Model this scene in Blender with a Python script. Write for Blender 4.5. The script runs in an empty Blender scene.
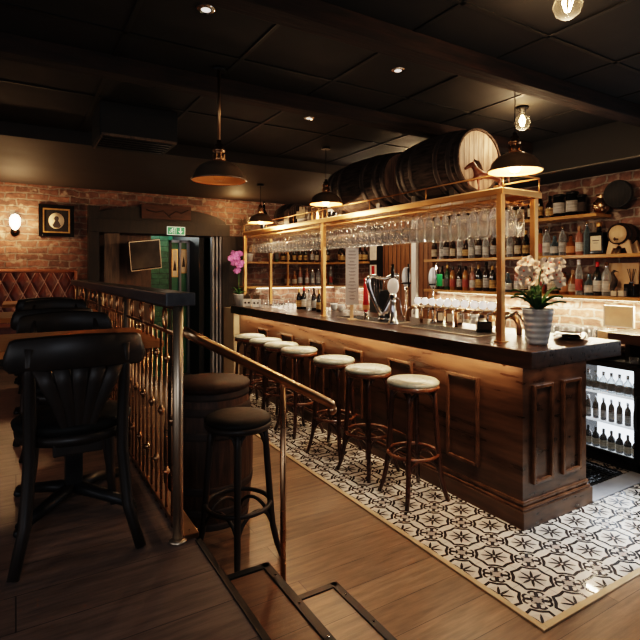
import bpy, bmesh, math, random
from math import pi, sin, cos, radians as R
from mathutils import Vector, Matrix
random.seed(7)
C = bpy.context.scene.collection
S = bpy.context.scene

# ---------------------------------------------------------------- helpers
HZ, FL, CZ = 272.0, 502.0, 1.6
def YX(px, X):
    t = (px-320)/FL
    return X*(.855-.518*t)/(.518+.855*t)
def XY(px, Y):
    t = (px-320)/FL
    return Y*(.518+.855*t)/(.855-.518*t)
def depth(x, y): return .518*x+.855*y
def ZZ(py, x, y): return CZ-(py-HZ)/FL*depth(x, y)

class MB:
    def __init__(s): s.bm = bmesh.new(); s.mi = 0; s.sm = False
    def _fin(s, faces, smooth):
        for f in faces: f.smooth = smooth; f.material_index = s.mi
    def box(s, c, d, rot=None, bev=0):
        r = bmesh.ops.create_cube(s.bm, size=1)
        vs = r['verts']
        M = Matrix.Translation(Vector(c)) @ ((rot.to_4x4()) if rot else Matrix.Identity(4)) @ Matrix.Diagonal((d[0], d[1], d[2], 1))
        bmesh.ops.transform(s.bm, matrix=M, verts=vs)
        fs = {f for v in vs for f in v.link_faces}
        s._fin(fs, False)
        if bev > 0:
            es = list({e for v in vs for e in v.link_edges})
            q = bmesh.ops.bevel(s.bm, geom=es, offset=bev, segments=2, affect='EDGES', profile=.6)
            s._fin(q['faces'], False)
        return s
    def bx(s, x0, x1, y0, y1, z0, z1, bev=0):
        return s.box(((x0+x1)/2, (y0+y1)/2, (z0+z1)/2), (abs(x1-x0), abs(y1-y0), abs(z1-z0)), None, bev)
    def lathe(s, prof, c=(0, 0, 0), n=20, rot=None, cap=True, sx=1, sy=1, smooth=True):
        rings = []
        M = Matrix.Translation(Vector(c)) @ (rot.to_4x4() if rot else Matrix.Identity(4))
        for r, z in prof:
            if r < 1e-5: rings.append([s.bm.verts.new(M @ Vector((0, 0, z)))])
            else: rings.append([s.bm.verts.new(M @ Vector((r*cos(2*pi*k/n)*sx, r*sin(2*pi*k/n)*sy, z))) for k in range(n)])
        fs = []
        for a, b in zip(rings, rings[1:]):
            for k in range(n):
                k2 = (k+1) % n
                if len(a) == 1 and len(b) == 1: continue
                if len(a) == 1: v = (a[0], b[k2], b[k])
                elif len(b) == 1: v = (a[k], a[k2], b[0])
                else: v = (a[k], a[k2], b[k2], b[k])
                try: fs.append(s.bm.faces.new(v))
                except ValueError: pass
        if cap:
            if len(rings[0]) > 1: fs.append(s.bm.faces.new(rings[0][::-1]))
            if len(rings[-1]) > 1: fs.append(s.bm.faces.new(rings[-1]))
        s._fin(fs, smooth)
        if cap:
            for f in fs:
                if len(f.verts) == n and n > 4: f.smooth = False
        return s
    def cyl(s, a, b, r, n=12, r2=None):
        a = Vector(a); b = Vector(b); d = b-a
        q = d.to_track_quat('Z', 'Y').to_matrix()
        return s.lathe([(r, 0), (r if r2 is None else r2, d.length)], a, n, q)
    def tube(s, pts, r, n=8, closed=False, flat=1.0, flatb=1.0):
        pts = [Vector(p) for p in pts]; N = len(pts); rings = []
        up = Vector((0, 0, 1)); prev = None
        for i, p in enumerate(pts):
            if closed: t = pts[(i+1) % N]-pts[i-1]
            else: t = pts[min(i+1, N-1)]-pts[max(i-1, 0)]
            t.normalize()
            if prev is None:
                ref = up if abs(t.dot(up)) < .9 else Vector((1, 0, 0))
                nrm = (ref-t*ref.dot(t)).normalized()
            else: nrm = (prev-t*prev.dot(t)).normalized()
            prev = nrm; bn = t.cross(nrm)
            rr = r[i] if isinstance(r, (list, tuple)) else r
            rings.append([s.bm.verts.new(p+nrm*(rr*cos(2*pi*k/n)*flat)+bn*(rr*sin(2*pi*k/n)*flatb)) for k in range(n)])
        fs = []
        for i in range(N if closed else N-1):
            a = rings[i]; b = rings[(i+1) % N]
            for k in range(n): fs.append(s.bm.faces.new((a[k], a[(k+1) % n], b[(k+1) % n], b[k])))
        if not closed:
            fs.append(s.bm.faces.new(rings[0][::-1])); fs.append(s.bm.faces.new(rings[-1]))
        s._fin(fs, True); return s
    def sph(s, c, r, sc=(1, 1, 1), n=14, rot=None):
        q = bmesh.ops.create_uvsphere(s.bm, u_segments=n, v_segments=max(6, n//2+2), radius=r)
        M = Matrix.Translation(Vector(c)) @ (rot.to_4x4() if rot else Matrix.Identity(4)) @ Matrix.Diagonal((sc[0], sc[1], sc[2], 1))
        bmesh.ops.transform(s.bm, matrix=M, verts=q['verts'])
        s._fin({f for v in q['verts'] for f in v.link_faces}, True); return s
    def poly(s, pts, off):     # prism: polygon extruded by off
        off = Vector(off); a = [s.bm.verts.new(Vector(p)) for p in pts]; b = [s.bm.verts.new(Vector(p)+off) for p in pts]
        fs = [s.bm.faces.new(a), s.bm.faces.new(b[::-1])]; n = len(a)
        for k in range(n): fs.append(s.bm.faces.new((a[k], b[k], b[(k+1) % n], a[(k+1) % n])))
        s._fin(fs, False); return s
    def grid(s, fn, nu, nv, smooth=True, closeu=False):
        V = [[s.bm.verts.new(Vector(fn(i/nu, j/nv))) for j in range(nv+1)] for i in range(nu+(0 if closeu else 1))]
        fs = []
        for i in range(nu):
            for j in range(nv):
                a = V[i]; b = V[(i+1) % len(V)]
                fs.append(s.bm.faces.new((a[j], b[j], b[j+1], a[j+1])))
        s._fin(fs, smooth); return s
    def build(s, name, mat, parent=None, loc=None, solid=0, recalc=True):
        if recalc: bmesh.ops.recalc_face_normals(s.bm, faces=s.bm.faces)
        me = bpy.data.meshes.new(name); s.bm.to_mesh(me); s.bm.free()
        for m in (mat if isinstance(mat, (list, tuple)) else [mat]): me.materials.append(m)
        o = bpy.data.objects.new(name, me); C.objects.link(o)
        if parent: o.parent = parent
        if loc: o.location = loc
        if solid:
            m = o.modifiers.new('solid', 'SOLIDIFY'); m.thickness = solid; m.offset = 0
        return o
def tag(o, label, cat, group=None, kind=None):
    o['label'] = label; o['category'] = cat
    if group: o['group'] = group
    if kind: o['kind'] = kind
    return o
def thing(name, label, cat, loc=(0, 0, 0), rz=0, group=None):
    o = bpy.data.objects.new(name, None); C.objects.link(o); o.empty_display_size = .1
    o.location = loc; o.rotation_euler = (0, 0, rz)
    return tag(o, label, cat, group)
def struct(o): o['kind'] = 'structure'; return o
def dup(root, loc, rz=0, label=None, group=None, sc=None):
    def cp(o, par):
        c = o.copy(); C.objects.link(c)
        if par: c.parent = par
        for ch in kids.get(o.name, []): cp(ch, c)
        return c
    kids = {}
    st = [root]
    while st:
        x = st.pop(); kids[x.name] = list(x.children); st += kids[x.name]
    r = cp(root, None); r.location = loc; r.rotation_euler = (0, 0, rz)
    if label: r['label'] = label
    if group: r['group'] = group
    if sc: r.scale = (sc, sc, sc)
    return r
ORD = ['first', 'second', 'third', 'fourth', 'fifth', 'sixth', 'seventh', 'eighth', 'ninth', 'tenth', 'eleventh', 'twelfth', 'thirteenth', 'fourteenth', 'fifteenth', 'sixteenth', 'seventeenth', 'eighteenth', 'nineteenth', 'twentieth', 'twenty-first', 'twenty-second', 'twenty-third', 'twenty-fourth', 'twenty-fifth', 'twenty-sixth', 'twenty-seventh', 'twenty-eighth', 'twenty-ninth', 'thirtieth']

# ---------------------------------------------------------------- materials
MM = {}
def nt(name):
    m = bpy.data.materials.new(name); m.use_nodes = True; MM[name] = m
    t = m.node_tree; return m, t, t.nodes['Principled BSDF'], t.nodes['Material Output']
def setp(b, **k):
    for a, v in k.items():
        n = {'rough': 'Roughness', 'metal': 'Metallic', 'ior': 'IOR', 'trans': 'Transmission Weight', 'coat': 'Coat Weight', 'spec': 'Specular IOR Level', 'alpha': 'Alpha', 'emis': 'Emission Strength', 'sheen': 'Sheen Weight'}[a]
        b.inputs[n].default_value = v
def noisecol(name, c1, c2, scale=8, rough=.5, metal=0, bump=.0, stretch=(1, 1, 1), detail=4, rv=.1, **k):
    m, t, b, o = nt(name); N = t.nodes; L = t.links
    tc = N.new('ShaderNodeTexCoord'); mp = N.new('ShaderNodeMapping'); mp.inputs['Scale'].default_value = stretch
    no = N.new('ShaderNodeTexNoise'); no.inputs['Scale'].default_value = scale; no.inputs['Detail'].default_value = detail
    cr = N.new('ShaderNodeValToRGB'); cr.color_ramp.elements[0].position = .3; cr.color_ramp.elements[1].position = .7
    cr.color_ramp.elements[0].color = (*c1, 1); cr.color_ramp.elements[1].color = (*c2, 1)
    L.new(tc.outputs['Object'], mp.inputs[0]); L.new(mp.outputs[0], no.inputs['Vector']); L.new(no.outputs['Fac'], cr.inputs[0]); L.new(cr.outputs[0], b.inputs['Base Color'])
    mr = N.new('ShaderNodeMapRange'); mr.inputs['To Min'].default_value = max(0, rough-rv); mr.inputs['To Max'].default_value = min(1, rough+rv)
    L.new(no.outputs['Fac'], mr.inputs[0]); L.new(mr.outputs[0], b.inputs['Roughness'])
    setp(b, metal=metal, **k)
    if bump:
        bp = N.new('ShaderNodeBump'); bp.inputs['Strength'].default_value = bump; bp.inputs['Distance'].default_value = .01
        L.new(no.outputs['Fac'], bp.inputs['Height']); L.new(bp.outputs[0], b.inputs['Normal'])
    return m
def emit(name, col, st):
    m, t, b, o = nt(name); b.inputs['Base Color'].default_value = (*col, 1); b.inputs['Emission Color'].default_value = (*col, 1); setp(b, emis=st); return m
def glass(name, col, rough=.03, alpha=.35, edge=None, trans=.0, spec=.8, darkb=False):
    # cheap thin glass: mix transparent and glossy; edge option paints whitened rim highlights
    m, t, b, o = nt(name); N = t.nodes; L = t.links
    tr = N.new('ShaderNodeBsdfTransparent'); tr.inputs[0].default_value = (*col, 1)
    b.inputs['Base Color'].default_value = (*[(min(1, c*.8+.05) if not darkb else .9) for c in col], 1); setp(b, rough=rough, spec=spec)
    mx = N.new('ShaderNodeMixShader'); fr = N.new('ShaderNodeLayerWeight'); fr.inputs[0].default_value = .35
    mr = N.new('ShaderNodeMapRange'); mr.inputs['To Min'].default_value = alpha*.3; mr.inputs['To Max'].default_value = min(1, alpha*2.2)
    if edge:
        pw = N.new('ShaderNodeMath'); pw.operation = 'POWER'; pw.inputs[1].default_value = edge; L.new(fr.outputs['Facing'], pw.inputs[0]); L.new(pw.outputs[0], mr.inputs[0])
        mr.inputs['To Min'].default_value = .015
    else: L.new(fr.outputs['Facing'], mr.inputs[0])
    L.new(mr.outputs[0], mx.inputs[0]); L.new(tr.outputs[0], mx.inputs[1]); L.new(b.outputs[0], mx.inputs[2]); L.new(mx.outputs[0], o.inputs[0])
    return m
def wood(name, c1, c2, scale=3, stretch=(1, 12, 12), rough=.4, bump=.15, **k):
    return noisecol(name, c1, c2, scale, rough, 0, bump, stretch, 6, .1, **k)
def brickish(name, plane, bw, bh, mortar, c1, c2, cm, rough=.8, bump=.8, offset=.5, varscale=2.5, grain=None, distort=.0, spots=None):
    m, t, b, o = nt(name); N = t.nodes; L = t.links
    tc = N.new('ShaderNodeTexCoord'); sp = N.new('ShaderNodeSeparateXYZ'); cb = N.new('ShaderNodeCombineXYZ')
    L.new(tc.outputs['Object'], sp.inputs[0])
    L.new(sp.outputs[plane[0]], cb.inputs[0]); L.new(sp.outputs[plane[1]], cb.inputs[1])
    vec = cb.outputs[0]
    if distort:
        dn = N.new('ShaderNodeTexNoise'); dn.inputs['Scale'].default_value = 6; dn.inputs['Detail'].default_value = 3; L.new(vec, dn.inputs['Vector'])
        sb = N.new('ShaderNodeVectorMath'); sb.operation = 'SUBTRACT'; L.new(dn.outputs['Color'], sb.inputs[0]); sb.inputs[1].default_value = (.5, .5, .5)
        sc = N.new('ShaderNodeVectorMath'); sc.operation = 'SCALE'; sc.inputs['Scale'].default_value = distort; L.new(sb.outputs[0], sc.inputs[0])
        ad = N.new('ShaderNodeVectorMath'); L.new(vec, ad.inputs[0]); L.new(sc.outputs[0], ad.inputs[1]); vec = ad.outputs[0]
    br = N.new('ShaderNodeTexBrick'); br.offset = offset
    br.inputs['Scale'].default_value = 1; br.inputs['Brick Width'].default_value = bw; br.inputs['Row Height'].default_value = bh
    br.inputs['Mortar Size'].default_value = mortar; br.inputs['Mortar Smooth'].default_value = .3; br.inputs['Bias'].default_value = 0
    br.inputs['Color1'].default_value = (*c1, 1); br.inputs['Color2'].default_value = (*c2, 1); br.inputs['Mortar'].default_value = (*cm, 1)
    L.new(vec, br.inputs['Vector'])
    no = N.new('ShaderNodeTexNoise'); no.inputs['Scale'].default_value = varscale; no.inputs['Detail'].default_value = 8; no.inputs['Roughness'].default_value = .65
    nv = vec
    if grain:
        mp = N.new('ShaderNodeMapping'); mp.inputs['Scale'].default_value = grain; L.new(vec, mp.inputs[0]); nv = mp.outputs[0]
    L.new(nv, no.inputs['Vector'])
    mr = N.new('ShaderNodeMapRange'); mr.inputs['From Min'].default_value = .3; mr.inputs['From Max'].default_value = .7; mr.inputs['To Min'].default_value = .55; mr.inputs['To Max'].default_value = 1.35
    L.new(no.outputs['Fac'], mr.inputs[0])
    mu = N.new('ShaderNodeVectorMath'); mu.operation = 'SCALE'; L.new(br.outputs['Color'], mu.inputs[0]); L.new(mr.outputs[0], mu.inputs['Scale'])
    col = mu.outputs[0]
    if spots:
        n2 = N.new('ShaderNodeTexNoise'); n2.inputs['Scale'].default_value = 9; n2.inputs['Detail'].default_value = 6; L.new(vec, n2.inputs['Vector'])
        r2 = N.new('ShaderNodeMapRange'); r2.inputs['From Min'].default_value = .56; r2.inputs['From Max'].default_value = .66; L.new(n2.outputs['Fac'], r2.inputs[0])
        mx = N.new('ShaderNodeMix'); mx.data_type = 'RGBA'; L.new(r2.outputs[0], mx.inputs['Factor']); L.new(col, mx.inputs['A']); mx.inputs['B'].default_value = (*spots, 1); col = mx.outputs['Result']
    L.new(col, b.inputs['Base Color'])
    setp(b, rough=rough)
    ma = N.new('ShaderNodeMath'); ma.operation = 'MULTIPLY_ADD'; L.new(br.outputs['Fac'], ma.inputs[0]); ma.inputs[1].default_value = -1; L.new(no.outputs['Fac'], ma.inputs[2])
    bp = N.new('ShaderNodeBump'); bp.inputs['Strength'].default_value = bump; bp.inputs['Distance'].default_value = .012
    L.new(ma.outputs[0], bp.inputs['Height']); L.new(bp.outputs[0], b.inputs['Normal'])
    return m

brick_far = brickish('brick far', (0, 2), .235, .083, .010, (.25, .125, .09), (.12, .066, .052), (.22, .18, .155), varscale=14, distort=.075, spots=(.33, .26, .21), bump=1)
brick_bar = brickish('brick bar', (1, 2), .235, .083, .010, (.25, .13, .095), (.13, .075, .06), (.30, .25, .21), varscale=14, distort=.075, spots=(.40, .33, .27), bump=1)
brick_green = brickish('painted green brick', (0, 2), .235, .083, .008, (.035, .15, .085), (.03, .12, .07), (.02, .08, .05), varscale=10, distort=.02, rough=.5)
floor_low = brickish('oak plank floor', (0, 1), 1.25, .19, .0018, (.235, .150, .092), (.150, .095, .060), (.04, .025, .016), rough=.33, bump=.12, offset=.37, varscale=2.2, grain=(1.6, 14, 1))
floor_up = brickish('dark plank floor', (0, 1), 1.25, .19, .0018, (.150, .108, .092), (.088, .064, .056), (.015, .011, .010), rough=.4, bump=.15, offset=.37, varscale=2.2, grain=(1.6, 14, 1))
tread_m = brickish('stair tread wood', (0, 1), 1.25, .19, .0018, (.20, .105, .06), (.14, .078, .047), (.03, .02, .012), rough=.38, bump=.12, varscale=2.2, grain=(1.6, 14, 1))
bar_wood = wood('stained bar wood', (.030, .014, .008), (.115, .058, .031), 2.4, (3, .8, 8), .30, .03)
mould_m = wood('lightened polished moulding wood', (.06, .028, .015), (.15, .075, .04), 3, (4, 4, 4), .22, .02)  # polished, and paler than the bar wood to put glints into the colour
bar_top_m = wood('dark worktop wood', (.018, .009, .006), (.055, .026, .015), 2.5, (12, 1.2, 12), .3, .1)
ledge_m = wood('grey stained ledge wood', (.05, .05, .055), (.09, .09, .095), 2.5, (12, 1.2, 12), .4, .1)
table_wood = wood('orange table wood', (.34, .13, .038), (.50, .21, .065), 3, (1.2, 14, 8), .7, .06, spec=.15)
shelf_m = wood('golden shelf wood', (.38, .19, .06), (.58, .31, .11), 3, (10, 1.5, 10), .35, .05)
old_wood = wood('weathered plank', (.07, .05, .038), (.17, .12, .085), 4, (9, 9, 1), .75, .4)
beam_wood = wood('dark beam wood', (.007, .004, .003), (.034, .015, .010), 4, (1.2, 10, 10), .85, .5)
frame_wood = wood('near black door wood', (.007, .005, .004), (.026, .017, .012), 4, (6, 6, 1.2), .6, .2)
door_wood = wood('ruddy matchboard', (.14, .055, .022), (.27, .12, .05), 4, (12, 12, 1.2), .5, .2)
chair_wood = wood('near black bentwood', (.009, .006, .005), (.024, .014, .010), 3, (6, 6, 2), .48, .05)
stool_wood = wood('dark walnut bentwood', (.030, .012, .007), (.085, .034, .017), 3, (6, 6, 2), .28, .05)
stool_rim = wood('reddish bentwood rim', (.09, .03, .014), (.18, .07, .03), 3, (6, 6, 2), .26, .05)
leather_cream = noisecol('cream leather', (.27, .275, .225), (.33, .335, .275), 30, .30, bump=.04)
leather_black = noisecol('black leather', (.004, .004, .004), (.009, .009, .009), 30, .6, bump=.06, spec=.2)
copper = noisecol('brushed copper', (.40, .235, .13), (.56, .34, .20), 6, .28, 1, rv=.08)
copper_dull = noisecol('aged brass rod', (.36, .22, .125), (.52, .33, .19), 10, .3, 1, rv=.08)
steel = noisecol('brushed steel tube', (.50, .40, .30), (.62, .50, .38), 5, .42, 1, rv=.06)
chrome = noisecol('polished chrome', (.75, .75, .76), (.85, .85, .86), 3, .08, 1, rv=.03)
brass = noisecol('satin brass frame', (.54, .29, .125), (.66, .37, .165), 6, .42, 1, rv=.06)
lining_m = noisecol('glowing brass lining', (.78, .34, .11), (.88, .42, .15), 6, .4, .4)
bronze = noisecol('aged bronze shade', (.17, .12, .08), (.26, .185, .125), 5, .34, .5, rv=.08)
black_metal = noisecol('black iron', (.012, .012, .013), (.03, .03, .032), 8, .4, .6, rv=.1)
black_matte = noisecol('black matte', (.006, .006, .007), (.012, .012, .013), 8, .7)
black_gloss = noisecol('black gloss', (.006, .006, .007), (.012, .012, .013), 8, .12)
ceil_m = noisecol('black ceiling tile', (.009, .0085, .0085), (.014, .013, .013), 6, .75, bump=.05)
ceil_line = noisecol('ceiling grid bar', (.004, .004, .004), (.008, .008, .008), 6, .6)
soffit_m = noisecol('dark brown plaster', (.030, .023, .019), (.042, .032, .026), 3, .7)
white_paint = noisecol('chipped white paint', (.70, .68, .65), (.88, .87, .85), 9, .6, stretch=(3, 3, .6))
grey_blue = noisecol('blue grey painted wood', (.16, .17, .20), (.26, .27, .31), 9, .55, stretch=(5, 5, .6))
pale_wood = wood('pale pine', (.55, .36, .20), (.68, .48, .29), 3, (6, 6, 1.5), .5, .05)
plaster = noisecol('dim plaster', (.10, .085, .075), (.14, .12, .10), 3, .8)
beige = noisecol('beige board', (.42, .33, .22), (.50, .40, .27), 3, .6)
mat_rubber = None
stave_m = wood('black barrel stave', (.016, .012, .010), (.085, .060, .048), 5, (10, 1.5, 10), .85, .6, spec=.15)
hoop_m = noisecol('rusty iron hoop', (.03, .022, .02), (.07, .048, .04), 14, .75, .1, bump=.1)
headwood = wood('pale barrel head', (.10, .06, .045), (.40, .27, .20), 5, (5, 6, 1.2), .6, .25)
stave_b = wood('brown barrel stave', (.035, .018, .011), (.10, .05, .028), 5, (9, 9, 1.2), .5, .35)
leaf_m = noisecol('green leaf', (.02, .07, .02), (.05, .14, .04), 12, .4)
leaf_d = noisecol('dark dry leaf', (.04, .028, .018), (.12, .075, .04), 12, .6)
petal_w = noisecol('white petal', (.72, .62, .54), (.85, .76, .68), 20, .5)
petal_p = noisecol('violet petal', (.50, .13, .45), (.72, .30, .66), 20, .5)
petal_r = noisecol('flower throat', (.5, .08, .05), (.7, .2, .08), 20, .5)
pot_w = noisecol('white glazed pot', (.60, .61, .62), (.70, .71, .72), 10, .3)
pot_g = noisecol('pale grey ribbed pot', (.42, .44, .46), (.50, .52, .54), 10, .35)
soil_m = noisecol('dark soil', (.02, .012, .008), (.05, .03, .02), 40, .9, bump=.5)
gold = noisecol('gilt frame', (.55, .32, .12), (.75, .46, .18), 30, .4, .8)
cream = noisecol('cream paper', (.62, .52, .38), (.72, .62, .47), 12, .7)
paper = noisecol('grey white paper', (.50, .47, .46), (.58, .55, .54), 8, .7)
inkm = noisecol('dark ink', (.03, .025, .03), (.06, .05, .05), 8, .7)
white_m = noisecol('white enamel', (.8, .8, .8), (.88, .88, .88), 8, .3)
redtap = noisecol('red enamel', (.50, .02, .02), (.62, .04, .03), 8, .25)
green_badge = noisecol('green badge', (.01, .22, .06), (.02, .30, .09), 8, .3)
wall_green = noisecol('deep green paint', (.02, .13, .075), (.03, .17, .10), 4, .5)
horse_m = noisecol('chestnut carving', (.08, .025, .014), (.18, .055, .028), 14, .35)
glass_clear = glass('clear drinking glass', (.97, .97, .98), alpha=.42, edge=2.6, spec=1, darkb=True, rough=.02)
def rim_glass(name):
    m, t, b, o = nt(name); b.inputs['Base Color'].default_value = (.98, .98, .98, 1); setp(b, rough=.0, ior=1.45, trans=1.0)
    tr = t.nodes.new('ShaderNodeBsdfTransparent'); lp = t.nodes.new('ShaderNodeLayerWeight'); lp.inputs[0].default_value = .25
    mx = t.nodes.new('ShaderNodeMixShader'); mr = t.nodes.new('ShaderNodeMapRange'); mr.inputs['To Min'].default_value = .45; mr.inputs['To Max'].default_value = 1
    t.links.new(lp.outputs['Facing'], mr.inputs[0]); t.links.new(mr.outputs[0], mx.inputs[0]); t.links.new(tr.outputs[0], mx.inputs[1]); t.links.new(b.outputs[0], mx.inputs[2]); df = t.nodes.new('ShaderNodeBsdfDiffuse'); df.inputs[0].default_value = (.92, .93, .95, 1)
    pw = t.nodes.new('ShaderNodeMath'); pw.operation = 'POWER'; pw.inputs[1].default_value = 2.2; t.links.new(lp.outputs['Facing'], pw.inputs[0])  # white diffuse towards the edges paints rim highlights into the glass
    ml = t.nodes.new('ShaderNodeMath'); ml.operation = 'MULTIPLY'; ml.inputs[1].default_value = .75; t.links.new(pw.outputs[0], ml.inputs[0])
    m2 = t.nodes.new('ShaderNodeMixShader'); t.links.new(ml.outputs[0], m2.inputs[0]); t.links.new(mx.outputs[0], m2.inputs[1]); t.links.new(df.outputs[0], m2.inputs[2]); t.links.new(m2.outputs[0], o.inputs[0]); return m
glass_stem = rim_glass('clear stemware')
glass_pane = glass('window glass', (.9, .93, .95), alpha=.15)
glass_bulb = glass('clear bulb glass', (1, .95, .86), alpha=.10, edge=3, darkb=True)
em_fil = emit('glowing filament', (1, .68, .36), 55)
em_sconce = emit('glowing sconce bulb', (1, .80, .55), 7)
em_led = emit('warm led strip', (1, .80, .55), 9)
em_fridge = emit('fridge lighting', (.95, .97, 1), 1.5)
em_lens = emit('lit white lens', (1, .90, .80), .55)
em_pend = emit('warm bulb glow', (1, .72, .42), 14)
em_down = emit('downlight lens', (1, .92, .85), .8)
exit_g = emit('green sign face', (.02, .30, .13), .2)
exit_w = emit('white sign pictogram', (.8, .95, .85), .3)
scr_m = noisecol('dark screen with toned reflection', (.010, .010, .012), (.09, .075, .06), 2.2, .15)  # lighter patches put a dim reflection into the screen colour

# diamond quilted leather with pale seams
def quilt():
    m, t, b, o = nt('quilted brown leather'); N = t.nodes; L = t.links
    tc = N.new('ShaderNodeTexCoord'); sp = N.new('ShaderNodeSeparateXYZ'); L.new(tc.outputs['Object'], sp.inputs[0])
    def mth(op, a, bb=None, c=None):
        n = N.new('ShaderNodeMath'); n.operation = op
        for i, v in enumerate((a, bb, c)):
            if v is None: continue
            if isinstance(v, (int, float)): n.inputs[i].default_value = v
            else: L.new(v, n.inputs[i])
        return n.outputs[0]
    u = mth('MULTIPLY', sp.outputs[0], 1/.15); w = mth('MULTIPLY', sp.outputs[2], 1/.31)
    ds = []
    for s_ in (1, -1):
        q = mth('MULTIPLY_ADD', w, s_, u); f = mth('FRACT', q); ds.append(mth('MINIMUM', f, mth('SUBTRACT', 1, f)))
    d = mth('MINIMUM', ds[0], ds[1]); seam = mth('LESS_THAN', d, .035)
    no = N.new('ShaderNodeTexNoise'); no.inputs['Scale'].default_value = 7
    cr = N.new('ShaderNodeValToRGB'); cr.color_ramp.elements[0].color = (.08, .022, .014, 1); cr.color_ramp.elements[1].color = (.17, .055, .035, 1)
    L.new(no.outputs['Fac'], cr.inputs[0])
    mx = N.new('ShaderNodeMix'); mx.data_type = 'RGBA'; L.new(seam, mx.inputs['Factor']); L.new(cr.outputs[0], mx.inputs['A']); mx.inputs['B'].default_value = (.45, .27, .20, 1)
    L.new(mx.outputs['Result'], b.inputs['Base Color']); setp(b, rough=.38)
    return m
quilt_m = quilt()

# encaustic tile with star medallions
def tile_mat():
    m, t, b, o = nt('patterned cement tile'); N = t.nodes; L = t.links
    tc = N.new('ShaderNodeTexCoord'); sp = N.new('ShaderNodeSeparateXYZ'); L.new(tc.outputs['Object'], sp.inputs[0])
    def mth(op, a, bb=None, c=None):
        n = N.new('ShaderNodeMath'); n.operation = op
        for i, v in enumerate((a, bb, c)):
            if v is None: continue
            if isinstance(v, (int, float)): n.inputs[i].default_value = v
            else: L.new(v, n.inputs[i])
        return n.outputs[0]
    PX_, PY_ = .256, .2425
    def cell(off):
        x = mth('SUBTRACT', mth('FRACT', mth('ADD', mth('MULTIPLY', mth('SUBTRACT', sp.outputs[0], 2.295), 1/PX_), off)), .5)
        y = mth('SUBTRACT', mth('FRACT', mth('ADD', mth('MULTIPLY', mth('SUBTRACT', sp.outputs[1], 1.903), 1/PY_), off)), .5)
        return x, y
    def polar(x, y):
        r = mth('SQRT', mth('ADD', mth('MULTIPLY', x, x), mth('MULTIPLY', y, y))); return r, mth('ARCTAN2', y, x)
    x, y = cell(.5)                      # star-centred cell
    r, a = polar(x, y)
    pet = mth('ABSOLUTE', mth('COSINE', mth('MULTIPLY', a, 4)))
    lng = mth('MULTIPLY_ADD', mth('COSINE', mth('MULTIPLY', a, 4)), .03, .26)
    leafw = mth('MULTIPLY', mth('SINE', mth('MINIMUM', mth('MULTIPLY', r, pi/.31), pi)), .027)   # leaf half width along radius
    lat_ = mth('MULTIPLY', r, mth('ABSOLUTE', mth('MULTIPLY', mth('SINE', mth('MULTIPLY', a, 4)), .25)))
    star = mth('MULTIPLY', mth('LESS_THAN', lat_, leafw), mth('MULTIPLY', mth('LESS_THAN', r, mth('MULTIPLY_ADD', mth('COSINE', mth('MULTIPLY', a, 8)), .0, .29)), mth('GREATER_THAN', r, .03)))
    # scalloped medallion ring with eight outward cusps
    lob = mth('ABSOLUTE', mth('COSINE', mth('MULTIPLY', a, 4)))
    R0 = mth('MULTIPLY_ADD', lob, -.055, .425)
    ring = mth('LESS_THAN', mth('ABSOLUTE', mth('SUBTRACT', r, R0)), .036)
    u, v = cell(0.0)
    au = mth('ABSOLUTE', u); av = mth('ABSOLUTE', v)
    def circ(px, py, rad, th):
        dx = mth('SUBTRACT', au, px); dy = mth('SUBTRACT', av, py); rr, _ = polar(dx, dy)
        return mth('LESS_THAN', mth('ABSOLUTE', mth('SUBTRACT', rr, rad)), th)
    outm = mth('GREATER_THAN', mth('MAXIMUM', au, av), .13)
    c1 = mth('MULTIPLY', circ(.17, .08, .08, .028), mth('GREATER_THAN', av, .025)); c2 = mth('MULTIPLY', circ(.08, .17, .08, .028), mth('GREATER_THAN', au, .025))
    arc = circ(.5, .0, .16, .022); arc2 = circ(.0, .5, .16, .022)
    arc = mth('MAXIMUM', arc, arc2)
    dark = star
    for q in (ring, c1, c2): dark = mth('MAXIMUM', dark, q)
    # pale grey ornament
    g1 = mth('LESS_THAN', mth('ADD', mth('POWER', mth('ADD', au, .0001), .6), mth('POWER', mth('ADD', av, .0001), .6)), .40)
    g2 = mth('LESS_THAN', r, .27)
    grey = mth('MAXIMUM', g1, mth('MULTIPLY', g2, .35))
    gx = mth('LESS_THAN', mth('ABSOLUTE', mth('SUBTRACT', mth('FRACT', mth('MULTIPLY', mth('SUBTRACT', sp.outputs[0], 2.295), 1/(2*PX_))), .0)), .006)
    gy = mth('LESS_THAN', mth('ABSOLUTE', mth('SUBTRACT', mth('FRACT', mth('MULTIPLY', mth('SUBTRACT', sp.outputs[1], 1.903), 1/(PY_))), .0)), .012)
    grout = mth('MULTIPLY', mth('MAXIMUM', gx, gy), .6)
    no = N.new('ShaderNodeTexNoise'); no.inputs['Scale'].default_value = 25; L.new(tc.outputs['Object'], no.inputs['Vector'])
    def mix(f, A, B):
        mx = N.new('ShaderNodeMix'); mx.data_type = 'RGBA'
        L.new(f, mx.inputs['Factor']) if not isinstance(f, (int, float)) else None
        for k, vv in (('A', A), ('B', B)):
            if isinstance(vv, tuple): mx.inputs[k].default_value = (*vv, 1)
            else: L.new(vv, mx.inputs[k])
        return mx.outputs['Result']
    base = mix(no.outputs['Fac'], (.56, .50, .43), (.66, .60, .52))
    base = mix(grey, base, (.36, .31, .27)); base = mix(dark, base, (.028, .024, .024)); base = mix(grout, base, (.10, .09, .08))
    L.new(base, b.inputs['Base Color']); setp(b, rough=.22, coat=.7)
    return m
tile_m = tile_mat()

# ---------------------------------------------------------------- setting
ZP = .55; CH = 2.8
fl = struct(MB().bx(-3.6, 4.65, -2.5, 7.2, -.1, 0).build('floor', floor_low))
ft = struct(MB().bx(2.035, 4.65, 1.42, 7.2, .0, .006).build('floor_tiled', tile_m))
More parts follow.
